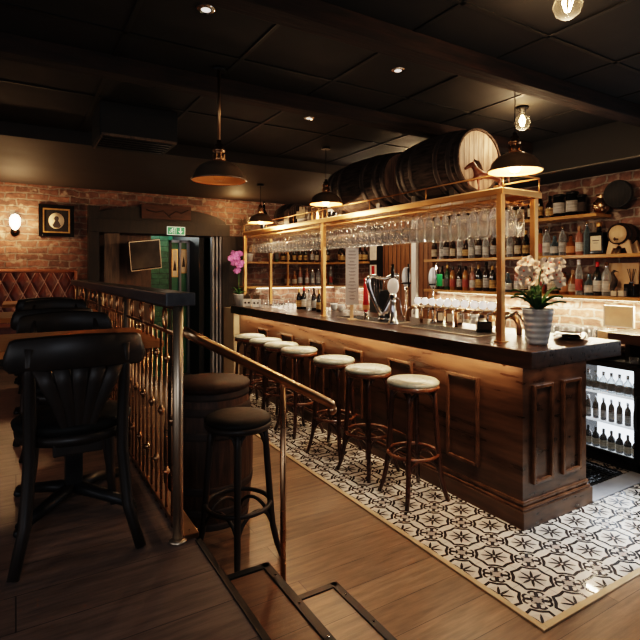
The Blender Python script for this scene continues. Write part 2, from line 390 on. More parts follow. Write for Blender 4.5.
# thin timber edging round the tiles
m = MB(); m.bx(2.003, 2.035, 1.388, 7.2, 0, .012, .003); m.bx(2.035, 4.65, 1.388, 1.42, 0, .012, .003)
struct(m.build('trim_1', noisecol('pale oak edging', (.36, .25, .14), (.46, .33, .20), 8, .4)))
struct(MB().bx(-3.6, .607, -2.5, 7.2, 0.001, ZP).build('floor_raised', floor_up))
# black nosing and side panel of the platform
m = MB(); m.bx(.600, .622, -2.5, 1.93, ZP, ZP+.004); m.bx(.607, .622, -2.5, 1.93, ZP-.05, ZP+.004); struct(m.build('trim_2', black_metal))
struct(MB().bx(.607, .617, 1.95, 7.2, .001, ZP-.002).build('trim_3', frame_wood))
struct(MB().bx(.560, .622, 1.95, 5.75, ZP, ZP+.02, .004).build('trim_4', copper_dull))
# far wall with opening for the doorway
DX0, DX1, DZ = .93, 2.6, 2.12
FY = 7.2
m = MB(); m.bx(-3.6, DX0, FY, FY+.2, 0, 2.85); m.bx(DX1, 4.85, FY, FY+.2, 0, 2.85); m.bx(DX0, DX1, FY, FY+.2, DZ, 2.85)
struct(m.build('wall_far', brick_far))
struct(MB().bx(4.65, 4.85, 2.1, FY, 0, 2.85).build('wall_bar', brick_bar))
m = MB(); m.bx(4.65, 4.85, -2.5, -.1, 0, 2.85); m.bx(4.65, 4.85, 1.7, 2.1, 0, 2.85); m.bx(4.65, 4.85, -.1, 1.7, 0, .9); m.bx(4.65, 4.85, -.1, 1.7, 2.3, 2.85)
struct(m.build('wall_right', brick_bar))
m = MB(); m.bx(4.68, 4.72, -.1, -.04, .9, 2.3); m.bx(4.68, 4.72, 1.64, 1.7, .9, 2.3); m.bx(4.68, 4.72, .77, .83, .9, 2.3); m.bx(4.68, 4.72, -.1, 1.7, .9, .96); m.bx(4.68, 4.72, -.1, 1.7, 2.24, 2.3)
w1 = struct(m.build('unseen_window', frame_wood)); MB().bx(4.70, 4.705, -.04, 1.64, .96, 2.24).build('pane', glass_pane, w1)  # unseen window, added to give the cool light a source
struct(MB().bx(-3.8, -3.6, -2.5, FY, 0, 2.85).build('wall_left', brick_bar))
struct(MB().bx(-3.6, 4.65, -2.7, -2.5, 0, 2.85).build('wall_rear', plaster))
# ceiling: slab, grid, soffits
struct(MB().bx(-3.6, 4.65, -2.5, FY, CH, CH+.1).build('ceiling', ceil_m))
m = MB()
for k in range(-6, 7):
    x = .47+.615*k; m.bx(x-.012, x+.012, -2.4, 4.7, CH-.006, CH)
for yy in (-1.65, -.55, .52, 1.58, 2.65, 3.72): m.bx(-3.5, 4.0, yy-.012, yy+.012, CH-.006, CH)
struct(m.build('trim_5', ceil_line))
struct(MB().bx(-3.6, 4.65, 4.72, FY, 2.69, CH).build('ceiling_soffit', soffit_m))
struct(MB().bx(4.1, 4.65, -2.5, 4.72, 2.5, CH).build('ceiling_bulkhead', ceil_m))
for i, yy in enumerate((1.95, 3.02)):
    b_ = MB().bx(-3.6, 4.1, yy-.06, yy+.06, 2.70, CH, .008).build('beam', beam_wood)
    tag(b_, ['rough dark timber ceiling beam nearest the camera, above the bar end', 'rough dark timber ceiling beam beyond the hanging pendant lamp'][i], 'beam'); b_['kind'] = 'structure'
# stairs
SY0, SY1 = -.6, 1.93
st = thing('staircase', 'two wooden steps with studded black nosing down from the platform', 'steps', (.62, 1.93, 0))
def P(o, par):   # keep world coordinates when parenting to an unrotated root
    o.parent = par; o.location = (-par.location[0], -par.location[1], -par.location[2]); return o
P(MB().bx(.624, .91, SY0, SY1, .001, .367).build('tread', tread_m), st)
P(MB().bx(.912, 1.247, SY0, SY1-.01, .001, .183).build('tread', floor_low), st)
for (x, z, x0, y1) in ((.91, .367, .63, SY1), (1.247, .183, .92, SY1-.01)):
    m = MB(); m.bx(x-.03, x+.006, SY0, y1+.004, z-.03, z+.006, .002); m.bx(x0, x, y1-.028, y1+.005, z-.03, z+.006, .002)
    no_ = P(m.build('nosing', black_metal), st)
    m = MB()
    for k in range(12): m.sph((x-.012, y1-.1-k*.2, z+.007), .006, (1, 1, .5), 8)
    m.build('studs', chrome, no_)

# ---------------------------------------------------------------- bar
bar = thing('bar_counter', 'long dark stained wooden bar with moulded rectangular panels', 'bar', (3.03, 2.02, 0))
BX0, BX1, BY0, BY1 = 2.70, 3.38, 2.02, 6.65
P(MB().bx(BX0, BX1, BY0, BY1, .006, 1.024).build('body', bar_wood), bar)
m = MB(); m.bx(BX0-.03, BX1+.03, BY0-.03, BY1, .006, .115, .004); P(m.build('plinth', bar_wood), bar)
m = MB(); m.bx(BX0-.022, BX1+.02, BY0-.022, BY1, .116, .136, .008); m.bx(BX0-.013, BX1+.012, BY0-.013, BY1, .142, .17, .010)
P(m.build('plinth_moulding', mould_m), bar)
def panel(axis, a0, a1, z0, z1):
    m = MB(); w = .024; d = .022
    def bb(p0, p1, q0, q1):
        if axis == 'front': m.bx(BX0-d, BX0, p0, p1, q0, q1, .005)
        else: m.bx(p0, p1, BY0-d, BY0, q0, q1, .005)
    bb(a0, a0+w, z0, z1); bb(a1-w, a1, z0, z1); bb(a0+w, a1-w, z1-w, z1); bb(a0+w, a1-w, z0, z0+w)
    return P(m.build('moulding', mould_m), bar)
for k in range(7):
    y = 2.355+.67*k
    if y+.3 < BY1: panel('front', y, y+.30, .27, .88)
panel('end', 2.785, 2.99, .26, .885); panel('end', 3.09, 3.30, .26, .885)
m = MB()
for yy in [2.1+.55*k for k in range(9)]: m.cyl((2.625, yy, 1.024), (2.625, yy, 1.012), .012, 8)
P(m.build('hooks', copper_dull), bar)
P(MB().bx(2.655, 2.665, 2.05, 6.6, 1.013, 1.024).build('light_strip', em_led), bar)
top = tag(MB().bx(2.578, 3.545, 1.87, 6.68, 1.026, 1.13, .006).build('worktop', bar_top_m), 'thick dark wooden worktop running the length of the bar', 'worktop')
struct(MB().bx(2.62, 3.3, 6.66, 7.19, .006, 1.08).build('trim_6', beige))
struct(MB().bx(2.72, 2.96, 7.165, 7.199, 1.08, 2.14).build('trim_7', frame_wood))

# ---------------------------------------------------------------- canopy
cx0, cx1, cy0, cy1, cz = 2.78, 3.16, 2.25, 6.68, 2.16
can = thing('glass_rack_canopy', 'long brass overhead rack on square posts above the bar', 'rack', (2.78, 2.25, 1.13))
for (x, y) in ((cx0, cy0), (2.80, 4.55), (cx0, 6.64), (cx1, cy0+.02), (cx1, 6.6)):
    po = P(MB().bx(x-.02, x+.02, y-.02, y+.02, 1.131, cz-.03, .003).build('post', brass), can)
    MB().bx(x-.035, x+.035, y-.035, y+.035, 1.131, 1.139, .002).build('foot_plate', brass, po)
m = MB(); m.bx(cx0-.02, cx0+.02, cy0-.03, cy1, cz-.04, cz, .003); m.bx(cx1-.02, cx1+.02, cy0-.03, cy1, cz-.04, cz, .003)
for y in (cy0-.01, 3.35, 4.55, 5.6, cy1-.02): m.bx(cx0, cx1, y-.02, y+.02, cz-.038, cz-.002, .003)
P(m.build('frame', brass), can)
P(MB().bx(cx0-.015, cx1+.015, cy0-.02, cy1-.01, cz, cz+.008).build('deck', pale_wood), can)
m = MB(); zt = cz+.1
m.tube([(cx1, cy0-.02, zt), (cx0, cy0-.02, zt), (cx0, cy1, zt)], .006, 8)
m.tube([(cx1, cy0-.02, zt), (cx1, cy1, zt)], .006, 8)
for yy in [cy0-.02+.74*k for k in range(6)]+[cy1-.01]:
    for x in (cx0, cx1): m.cyl((x, yy, cz), (x, yy, zt), .005, 6)
P(m.build('guard_rail', brass), can)
m = MB()
for i in range(5): m.bx(2.79+.09*i-.004-.01, 2.79+.09*i+.004-.01, cy0+.03, cy1-.05, 2.082, 2.09)
yy = cy0+.1
while yy < cy1: m.bx(cx0+.01, cx1-.01, yy-.004, yy+.004, 2.09, 2.098); m.cyl((cx0+.02, yy, 2.098), (cx0+.02, yy, cz-.03), .003, 5); m.cyl((cx1-.02, yy, 2.098), (cx1-.02, yy, cz-.03), .003, 5); yy += .12
P(m.build('hanging_rails', brass), can)

# hanging glasses
def gl_mesh(kind):
    m = MB()
    if kind == 'wine':
        pr = [(.034, 0), (.034, -.003), (.008, -.008), (.004, -.02), (.004, -.085), (.012, -.098), (.034, -.12), (.042, -.15), (.040, -.185), (.034, -.215)]
    else:
        pr = [(.032, 0), (.032, -.004), (.010, -.010), (.006, -.03), (.010, -.045), (.024, -.065), (.029, -.12), (.031, -.225)]
    inn = [(max(r-.0022, .001), z) for r, z in pr[::-1] if z < -.1]
    m.lathe(pr+inn+[(0, inn[-1][1])], n=14, cap=False)
    return m
base_g = {}
for kd in ('wine', 'flute'):
    base_g[kd] = gl_mesh(kd).build('wine_glass' if kd == 'wine' else 'flute_glass', glass_stem)
first = {'wine': 1, 'flute': 1}
y = cy0+.09; row = 0
while y < 6.55:
    for i in range(4):
        kd = 'flute' if row < 10 else 'wine'
        o = base_g[kd] if first[kd] else base_g[kd].copy()
        if not first[kd]: C.objects.link(o)
        first[kd] = 0
        o.location = (2.825+.09*i, y+random.uniform(-.004, .004), 2.08)
        tag(o, 'clear stemmed wine glass hanging upside down from the overhead brass rack' if kd == 'wine' else 'tall clear flute glass hanging upside down at the near end of the rack', 'glass', 'wine glasses hanging over the bar' if kd == 'wine' else 'flute glasses hanging over the bar')
    y += .092; row += 1

# ---------------------------------------------------------------- barrels on the canopy
def cask(name, label, loc, L, r0, r1, sm, hm, em, axis='Y', rz=0, heads=True, nh=3, group=None):
    root = thing(name, label, 'barrel', loc, rz)
    rot = Matrix.Rotation(R(-90), 3, 'X') if axis == 'Y' else Matrix.Identity(3)
    n = 26; m = MB()
    prof = [(r0-.012, 0)]+[(r0+(r1-r0)*sin(pi*k/12), L*k/12) for k in range(13)]+[(r0-.012, L)]
    m.lathe(prof, (0, 0, 0), n, rot, cap=False, smooth=False)
    if True:
        m.lathe([(r0-.012, L), (r0-.013, L-.02)], (0, 0, 0), n, rot, cap=False); m.lathe([(r0-.012, 0), (r0-.013, .02)], (0, 0, 0), n, rot, cap=False)
    m.build('staves', sm, root)
    hs = [.02, .13, .30, .70, .87, .98] if nh == 3 else [.04, .25, .75, .96]
    for h in hs:
        m = MB(); hw = .02*L/.9+.006; p = []
        for k in (0, 1, 2, 3):
            z = min(max(L*h-hw+2*hw*k/3, 0), L); p.append((r0+(r1-r0)*sin(pi*z/L)+.004, z))
        p = [(p[0][0]-.006, p[0][1])]+p+[(p[-1][0]-.006, p[-1][1])]
        m.lathe(p, (0, 0, 0), 30, rot, cap=False)
        m.build('hoop', hm, root)
    for z in (.018, L-.018):
        m = MB(); m.lathe([(0, z-.006), (r0-.012, z-.006), (r0-.012, z+.006), (0, z+.006)], (0, 0, 0), 30, rot, cap=False, smooth=False)
        hd = m.build('head', em, root)
        if axis == 'Y':
            m = MB(); s_ = -1 if z < L/2 else 1
            for q in range(-4, 5):
                xx = q*r0*.22; hh = math.sqrt(max((r0-.02)**2-xx*xx, 0)); m.box((xx, z+s_*.0065, 0), (.003, .002, 2*hh))
            m.build('plank_joint', old_wood, hd)
    return root
zc = cz+.008
bx_ = 2.98
cask('whisky_barrel', 'large black oak barrel with pale head, nearest end of the rack', (bx_, 2.60, zc+.271), .70, .235, .27, stave_m, hoop_m, headwood)
cask('whisky_barrel', 'large black oak barrel lying behind the front barrel on the rack', (bx_, 3.47, zc+.271), .95, .235, .27, stave_m, hoop_m, headwood)
cask('small_barrel', 'small dark barrel on the rack near the model sailing ship', (2.98, 5.45, zc+.15), .42, .12, .148, stave_m, hoop_m, stave_m, nh=2)
# barrel chocks
for (yy, lb) in ((2.70, 'dark wooden wedge block under the front barrel, near end'), (3.12, 'dark wooden wedge block under the front barrel, far end'), (3.6, 'dark wooden wedge block under the rear barrel, near end'), (4.22, 'dark wooden wedge block under the rear barrel, far end')):
    m = MB()
    for s_ in (-1, 1): m.poly([(s_*.08, 0, 0), (s_*.17, 0, 0), (s_*.17, 0, .055)], (0, .05, 0))
    m.bx(-.08, .08, 0, .05, 0, .012)
    tag(m.build('barrel_chock', frame_wood, None, (bx_, yy, zc)), lb, 'chock')

# horse carving
def horse(loc, rz):
    root = thing('horse_figurine', 'carved chestnut prancing horse standing before the barrel head', 'figurine', loc, rz)
    V = []; E_ = []; Rr = []
    def v(p, r): V.append(p); Rr.append(r); return len(V)-1
    def ch(start, pts):
        last = start
        for p, r in pts: q = v(p, r); E_.append((last, q)); last = q
        return last
    hip = v((.09, 0, .135), .030); mid = v((.02, 0, .128), .026); ches = v((-.05, 0, .14), .029); E_ += [(hip, mid), (mid, ches)]
    nk = ch(ches, [((-.075, 0, .178), .021), ((-.088, 0, .215), .018)])
    ch(nk, [((-.118, 0, .205), .017), ((-.155, 0, .176), .011)])
    ch(nk, [((-.086, 0, .240), .004)])
    for s_, k in ((1, 0), (-1, 1)):
        ch(hip, [((.105, s_*.02, .095), .018), ((.09 if k else .12, s_*.02, .06), .010), ((.115 if k else .145, s_*.02, .03), .007), ((.108 if k else .14, s_*.02, .006), .008)])
        if k: ch(ches, [((-.06, s_*.02, .095), .014), ((-.055, s_*.02, .05), .008), ((-.058, s_*.02, .006), .008)])
        else: ch(ches, [((-.085, s_*.02, .105), .014), ((-.125, s_*.02, .10), .008), ((-.115, s_*.02, .065), .007)])
    ch(hip, [((.125, 0, .155), .010), ((.16, 0, .13), .012), ((.17, 0, .08), .006)])
    me = bpy.data.meshes.new('body'); me.from_pydata(V, E_, []); o = bpy.data.objects.new('body', me); C.objects.link(o); o.parent = root
    me.materials.append(horse_m)
    md = o.modifiers.new('skin', 'SKIN'); md.use_smooth_shade = True
    for i, sv in enumerate(me.skin_vertices[0].data): sv.radius = (Rr[i], Rr[i]); sv.use_root = (i == 0)
    s2 = o.modifiers.new('sub', 'SUBSURF'); s2.levels = 2; s2.render_levels = 2
    m = MB(); m.poly([(-.02, .006, .165), (-.03, .006, .20), (-.05, .006, .235), (-.085, .006, .25), (-.085, .006, .215), (-.06, .006, .17)], (0, -.012, 0)); m.build('mane', stave_b, root)
horse((2.92, 2.495, zc+.001), R(-31))

# canopy bric-a-brac
def bottle_statue(loc, label):
    root = thing('tall_bottle', label, 'bottle', loc)
    MB().lathe([(.045, 0), (.048, .01), (.048, .20), (.04, .235), (.018, .27), (.016, .36)], n=18).build('body', black_gloss, root)
    MB().lathe([(.0485, .07), (.0492, .075), (.0492, .13), (.0485, .135)], n=18, cap=False).build('label', paper, root)
    MB().lathe([(.018, .34), (.019, .345), (.019, .38), (.012, .385)], n=14).build('cap', chrome, root)
Yb = YX(332, 2.86)
bottle_statue((2.87, Yb+.02, zc), 'tall black display bottle standing beside the rear barrel')
bottle_statue((2.87, YX(264, 2.87), zc), 'tall black display bottle on the rack beyond the small barrel')
# copper lantern
Yl = YX(320, 2.88)
la = thing('lantern', 'small glowing copper lantern on the rack beside the model ship', 'lantern', (2.88, Yl+.06, zc))
m = MB(); m.bx(-.05, .05, -.05, .05, 0, .015, .003); m.bx(-.05, .05, -.05, .05, .15, .16, .003)
for a in (-1, 1):
    for b in (-1, 1): m.bx(a*.045-.005, a*.045+.005, b*.045-.005, b*.045+.005, .015, .15)
m.lathe([(.05, .16), (.015, .195), (.008, .20)], n=12); m.build('case', copper, la)
MB().bx(-.04, .04, -.04, .04, .017, .148).build('glass', glass_bulb, la)
MB().lathe([(.018, .017), (.02, .06), (.010, .09), (.001, .11)], n=10).build('candle', emit('candle glow', (1, .5, .2), 8), la)
# model ship
Ys = YX(303, 2.92)
sh = thing('model_ship', 'small wooden model sailing ship with bare masts on the rack', 'model', (2.92, Ys, zc))
m = MB(); m.grid(lambda u, v: ((.035*sin(pi*min(u*1.05, 1))**.6)*(1 if v > .5 else -1)*abs(2*v-1)**.5, -.14+.28*u, .02+.05*abs(2*v-1)**1.4+.02*(2*u-1)**2), 14, 8); m.build('hull', stave_b, sh, solid=.006)
m = MB()
for (yy, h) in ((-.06, .17), (.01, .21), (.08, .16)):
    m.cyl((0, yy, .03), (0, yy, .03+h), .004, 6)
m.cyl((0, -.13, .08), (0, -.2, .12), .003, 6); m.build('masts', frame_wood, sh)
m = MB()
for (yy, h) in ((-.06, .17), (.01, .21), (.08, .16)):
    m.poly([(-.05, yy, .07), (.05, yy, .07), (.035, yy+.01, h), (-.035, yy+.01, h)], (0, .003, 0))
m.build('sails', cream, sh)
# books
for k in range(4):
    yb = YX(308, 2.95)-.08-.035*k; bk = thing('book', ORD[k]+' upright old book counting from the lantern on the rack', 'book', (2.97, Yl+.17+.036*k, zc), group='books on the rack')
    h = [.2, .22, .21, .19][k]; MB().bx(-.075, .07, -.013, .013, .003, h-.003).build('pages', cream, bk)
    m = MB(); m.bx(-.08, .075, -.016, -.013, 0, h); m.bx(-.08, .075, .013, .016, 0, h); m.bx(-.08, -.075, -.016, .016, 0, h); m.build('cover', [stave_b, hoop_m, old_wood, stave_b][k], bk)
# plaque
pq = thing('wooden_plaque', 'small carved wooden plaque leaning before the small barrel', 'plaque', (2.85, 5.50, zc), 0)
rt = Matrix.Rotation(R(-14), 3, 'X') @ Matrix.Rotation(R(0), 3, 'Y')
m = MB(); m.box((0, 0, .10), (.015, .12, .18), rt, .003); m.build('board', old_wood, pq)
m = MB()
for k in range(5): m.box((-.009, .0, .035+.033*k), (.004, .07-.006*(k % 2), .008), rt)
m.build('lettering', stave_b, pq)

# ---------------------------------------------------------------- bar stools
def stool(label, cush, wd, rim, H=.84, group=None):
    root = thing('bar_stool', label, 'stool', (0, 0, 0), 0, group)
    MB().lathe([(0, H-.045), (.170, H-.045), (.184, H-.035), (.186, H-.022), (.17, H-.008), (.12, H), (0, H+.003)], n=32, cap=False).build('seat', cush, root)
    m = MB(); m.lathe([(.165, H-.075), (.178, H-.072), (.186, H-.06), (.184, H-.04), (.165, H-.038)], n=32, cap=False)
    m.lathe([(0, H-.06), (.17, H-.06)], n=32, cap=False)
    m.build('seat_rim', rim, root)
    for k in range(4):
        a = pi/4+k*pi/2; ca, sa = cos(a), sin(a)
        pts = []
        for (r, z) in ((.150, H-.06), (.153, H-.15), (.165, .50), (.178, .33), (.192, .18), (.215, .08), (.245, .0)):
            pts.append((r*ca, r*sa, z))
        MB().tube(pts, [.015, .017, .018, .018, .017, .016, .015], 10).build('leg', wd, root)
    # foot ring
    MB().tube([(.178*cos(2*pi*k/32), .178*sin(2*pi*k/32), .315) for k in range(32)], .013, 8, True).build('foot_ring', rim, root)
    for k in range(4):   # bentwood arches under ring and seat, leg to leg
        a = pi/4+k*pi/2; b = a+pi/2
        for (z0, hh, rr) in ((.20, .10, .185), (H-.17, .10, .15)):
            pts = []
            for q in range(9):
                f = q/8; p = Vector((rr*cos(a), rr*sin(a), 0))*(1-f)+Vector((rr*cos(b), rr*sin(b), 0))*f
                pts.append((p.x*.98, p.y*.98, z0+hh*sin(pi*f)**.6))
            MB().tube(pts, .0105, 6).build('brace', wd, root)
    return root
SX = 2.42
spos = [(413, 'nearest the camera in the row'), (368, 'second in the row from the camera'), (334, 'third in the row from the camera'), (299, 'fourth in the row from the camera'), (281, 'fifth in the row from the camera'), (265.5, 'sixth in the row from the camera'), (250, 'farthest in the row by the doorway')]
s0 = stool('cream', leather_cream, stool_wood, stool_rim, group='cream bar stools along the bar')
for i, (px, w) in enumerate(spos):
    lb = 'cream leather bentwood bar stool, '+w; lo = (SX, YX(px, SX), .006)
    if i == 0: s0.location = lo; s0.rotation_euler.z = R(-6); s0['label'] = lb; P0 = s0
    else: dup(P0, lo, R([-14, 10, 25, 5, 30, 15, 0][i]), lb)
bs = stool('black leather bentwood bar stool beside the upright barrel table', leather_black, chair_wood, chair_wood, H=.81)
bs.location = (1.06, 2.63, 0.001); bs.rotation_euler.z = R(22)
# barrel table
bt = cask('barrel_table', 'dark upright barrel used as a table behind the black stool', (1.10, 3.24, 0.001), .84, .255, .29, stave_b, hoop_m, stave_b, axis='Z')
MB().lathe([(0, .842), (.262, .842), (.27, .85), (.27, .868), (.262, .876), (0, .876)], n=36, cap=False).build('top', wood('dark table top', (.014, .007, .005), (.04, .018, .012), 3, (10, 1.2, 10), .6, .1, spec=.2), bt)

# ---------------------------------------------------------------- chairs and tables on the platform
def chair(label):
    root = thing('dining_chair', label, 'chair', (0, 0, 0), 0)   # origin under seat centre, faces +Y, back at -Y
    H = .49
    MB().lathe([(0, H-.05), (.195, H-.05), (.215, H-.035), (.218, H-.018), (.20, H-.004), (.13, H+.006), (0, H+.008)], n=30, cap=False, sy=.97).build('seat', leather_black, root)
    MB().lathe([(.17, H-.085), (.205, H-.083), (.21, H-.05), (.17, H-.048)], n=30, cap=False).build('seat_frame', chair_wood, root)
    for s_ in (-1, 1):
        MB().tube([(s_*.158, -.225, .78), (s_*.16, -.205, .68), (s_*.158, -.175, H), (s_*.158, -.17, .36), (s_*.172, -.20, .15), (s_*.209, -.262, 0)], [.017, .020, .022, .022, .021, .019], 8).build('leg', chair_wood, root)
        MB().tube([(s_*.15, .13, H-.06), (s_*.155, .14, .3), (s_*.165, .155, .12), (s_*.18, .18, 0)], [.021, .02, .018, .015], 8).build('leg', chair_wood, root)
    # wide curved yoke top rail
    def rail(u, v):
        a = (u-.5)*2; x = .25*a; y = -.255+.085*a*a; end = abs(a)**8
        hw = .066*(1-.35*end)
        zc_ = .775-.02*a*a
        q = v*2*pi; th = .013
        return (x, y+th*cos(q)*(1-.6*end), zc_+hw*sin(q)**1 if abs(sin(q)) < 2 else 0)
    m = MB()
    N_ = 28; rings = []
    for i in range(N_+1):
        a = (i/N_-.5)*2; x = .238*a; y = -.252+.075*a*a; e = min(1, (1-abs(a))/.13); e = math.sqrt(max(0, 1-(1-e)**2)) if e < 1 else 1
        top = .825-.018*a*a - (1-e)*.055; bot = .70-.012*a*a+(1-e)*.02
        th = .012; ring = []
        for (dy, z) in ((-th, bot+.008), (-th-.003, (top+bot)/2), (-th, top-.008), (0, top), (th, top-.008), (th-.002, (top+bot)/2), (th, bot+.008), (0, bot)): ring.append(m.bm.verts.new((x, y+dy, z)))
        rings.append(ring)
    fs = []
    for a_, b_ in zip(rings, rings[1:]):
        for k in range(8): fs.append(m.bm.faces.new((a_[k], a_[(k+1) % 8], b_[(k+1) % 8], b_[k])))
    fs.append(m.bm.faces.new(rings[0])); fs.append(m.bm.faces.new(rings[-1][::-1])); m._fin(fs, True)
    m.build('top_rail', chair_wood, root)
    # fan splat of curved slats
    for k in range(5):
        f = (k-2)/2; m = MB()
        pts = [(f*.125, -.245+.02*f*f, .71), (f*.10, -.235, .64), (f*.068, -.215, .56), (f*.045, -.195, .48), (f*.04, -.18, .40)]
        m.tube(pts, [.030, .027, .021, .016, .015], 8, flatb=.3); m.build('splat', chair_wood, root)
    MB().box((0, -.178, .405), (.17, .022, .07), None, .006).build('splat_base', chair_wood, root)
    return root
def place(o, x, y, rz): o.location = (x, y, ZP+.001); o.rotation_euler.z = rz
ch0 = chair('black bentwood armless chair with fan back, nearest the camera')
place(ch0, .200, 2.02+.235, 0)
for (x, y, rz, lb) in ((.24, 3.2-.235, pi, 'black fan-backed chair on the far side of the nearest table'),
                       (.21, 3.56+.235, 0, 'black fan-backed chair on the near side of the second table'),
                       (.26, 4.75-.235, pi+R(-6), 'black fan-backed chair on the far side of the second table'),
                       (.22, 5.08+.235, R(5), 'black fan-backed chair on the near side of the farthest table')):
    dup(ch0, (x, y, ZP+.001), rz, lb)
def table(label):
    root = thing('pub_table', label, 'table', (0, 0, 0))
    MB().bx(-.33, .33, -.31, .31, .72, .75, .004).build('tabletop', table_wood, root)
    MB().bx(-.035, .035, -.035, .035, .05, .70, .004).build('pedestal', black_metal, root)
    MB().bx(-.2, .2, -.2, .2, .70, .72).build('mounting_plate', black_metal, root)
    m = MB()
    for k in range(4):
        a = pi/4+k*pi/2; m.tube([(0, 0, .075), (.12*cos(a), .12*sin(a), .06), (.30*cos(a), .30*sin(a), .03)], [.036, .032, .024], 8, flat=.8); m.lathe([(.02, 0), (.024, .006), (.02, .025)], (.30*cos(a), .30*sin(a), 0), 10)
    m.build('base', black_metal, root)
    return root
t0 = table('orange wooden pub table nearest the camera, before the nearest chair'); t0.location = (.225, 2.54, ZP+.001)
dup(t0, (.22, 4.13, ZP+.001), 0, 'orange wooden pub table in the middle of the three tables')
dup(t0, (.22, 5.75, ZP+.001), 0, 'orange wooden pub table farthest away, in front of the banquette')

# banquette
bq = thing('banquette', 'long brown leather banquette with diamond quilted back on brick wall', 'bench', (-.9, 6.95, ZP))
BW = 3.1
m = MB()
def qb(u, v):
    x = -BW/2+BW*u; z = .42+.62*v; X = x-.0; d = []
    for s_ in (1, -1):
        f = (X/.15+s_*z/.31) % 1; d.append(min(f, 1-f))
    h = .035*min(1, (min(d)/.5)*1.9)**.6
    return (x, .13-.07*(1-v)-h, z)
m.grid(qb, 200, 44); 
m.build('back', quilt_m, bq)
m = MB(); m.bx(-BW/2, BW/2, .15, .24, 0, 1.06, .01); m.tube([(-BW/2, .14, 1.06), (BW/2, .14, 1.06)], .022, 8); m.bx(BW/2-.015, BW/2+.01, .0, .24, .42, 1.06, .01); m.build('back_board', noisecol('tan leather edge', (.22, .08, .04), (.34, .13, .06), 8, .4), bq)
MB().bx(-BW/2, BW/2, -.38, .14, .30, .44, .03).build('seat', noisecol('brown leather', (.08, .024, .015), (.15, .05, .03), 8, .4), bq)
MB().bx(-BW/2, BW/2, -.34, .12, 0, .30).build('base', frame_wood, bq)

# ---------------------------------------------------------------- railing
rl = thing('railing', 'copper balustrade with beaded rods along the platform edge', 'railing', (.54, 1.96, ZP))
RX = .54
for y in (1.96, 3.0, 4.03, 4.88, 5.7):
    po = P(MB().cyl((RX, y, ZP+.001), (RX, y, 1.468), .02, 16).build('post', steel), rl)
    MB().lathe([(.034, 0), (.034, .006), (.022, .012)], (RX, y, ZP+.001), 16).build('foot_plate', steel, po)
m = MB(); m.bx(RX-.012, RX+.012, 1.96, 5.7, 1.452, 1.467, .002); m.bx(RX-.008, RX+.008, 1.96, 5.7, 1.347, 1.36, .002); m.bx(RX-.01, RX+.01, 1.96, 5.7, .60, .615, .002)
P(m.build('rails', copper_dull), rl)
yy = 2.045; k = 0
while yy < 5.68:
    if min(abs(yy-p) for p in (3.0, 4.03, 4.88, 5.7)) > .035:
        b_ = P(MB().cyl((RX, yy, .572), (RX, yy, 1.35), .0055, 6).build('baluster', copper), rl)
        for z in ((1.0,) if k % 2 == 0 else (.765, 1.24)):
            m = MB(); m.sph((RX, yy, z), .016, (1, 1, .85), 10); m.cyl((RX, yy, z-.02), (RX, yy, z+.02), .008, 6); m.build('bead', copper, b_)
        MB().sph((RX, yy, .60), .010, (1, 1, 1), 8).build('stud', steel, b_)
    yy += .089; k += 1
m = MB()
yy = 2.16
while yy < 5.6:
    m = MB(); m.tube([(RX, yy+.03*cos(2*pi*q/16), 1.405+.044*sin(2*pi*q/16)) for q in range(16)], .005, 6, True)
    P(m.build('ring_ornament', copper), rl); yy += .235
tag(MB().bx(.485, .60, 1.925, 5.78, 1.4685, 1.52, .006).build('drinks_ledge', ledge_m), 'dark grey narrow drinks ledge on top of the copper balustrade', 'ledge')
hr = thing('stair_handrail', 'sloping copper handrail beside the steps with one slim post', 'handrail', (1.003, 1.96, .184))
P(MB().tube([(.56, 1.965, 1.37), (.62, 1.965, 1.335), (1.21, 1.965, 1.012), (1.25, 1.965, .988), (1.257, 1.965, .965)], .02, 12).build('rail', copper_dull), hr)
P(MB().sph((1.257, 1.965, .96), .023, n=14).build('end_cap', copper), hr)
P(MB().cyl((1.003, 1.968, .001), (1.003, 1.968, 1.115), .0125, 12).build('post', copper), hr)

# ---------------------------------------------------------------- doorway on the far wall
d1 = struct(MB().bx(DX0-.13, DX0, 7.08, 7.2, .001, 2.46, .004).build('door_1', frame_wood))
P2 = lambda o: o
m = MB(); m.bx(DX0-.13, DX1+.12, 7.07, 7.2, DZ, 2.30, .006)
# arched head above lintel
pts = []
for k in range(17):
    a = pi*k/16; pts.append((1.76-.92*cos(a), 7.12, 2.30+.2*sin(a)))
m.poly(pts+[(2.68, 7.12, 2.29), (.84, 7.12, 2.29)], (0, .08, 0)); m.bx(DX1, DX1+.12, 7.07, 7.2, .006, DZ, .004)
o = m.build('lintel', frame_wood, d1)
MB().bx(1.0, 1.19, 7.16, 7.2, .006, DZ, .003).build('plank', old_wood, d1)
m = MB()
for (a, b) in ((2.46, 2.49), (2.515, 2.545), (2.57, 2.6)): m.bx(a, b, 7.10, 7.2, .006, DZ, .003)
m.build('jamb', grey_blue, d1)
struct(MB().bx(.7, 1.66, 7.42, 7.48, .001, 2.4).build('wall_passage', wood('brown passage panelling', (.05, .028, .017), (.11, .06, .035), 4, (8, 8, 1.2), .6, .2)))
struct(MB().bx(1.60, 2.02, 7.85, 8.0, .001, 2.6).build('wall_passage_brick', brick_green))
struct(MB().bx(.5, 4.2, 9.0, 9.1, 0, 2.6).build('wall_back_room', wall_green))
struct(MB().bx(.5, 4.2, 7.4, 9.1, -.1, 0).build('floor_back_room', floor_up))
struct(MB().bx(.5, 4.2, 7.4, 9.1, 2.6, 2.7).build('ceiling_back_room', ceil_m))
struct(MB().bx(2.36, 2.44, 7.41, 8.9, .001, 2.59).build('wall_passage_right', black_matte))
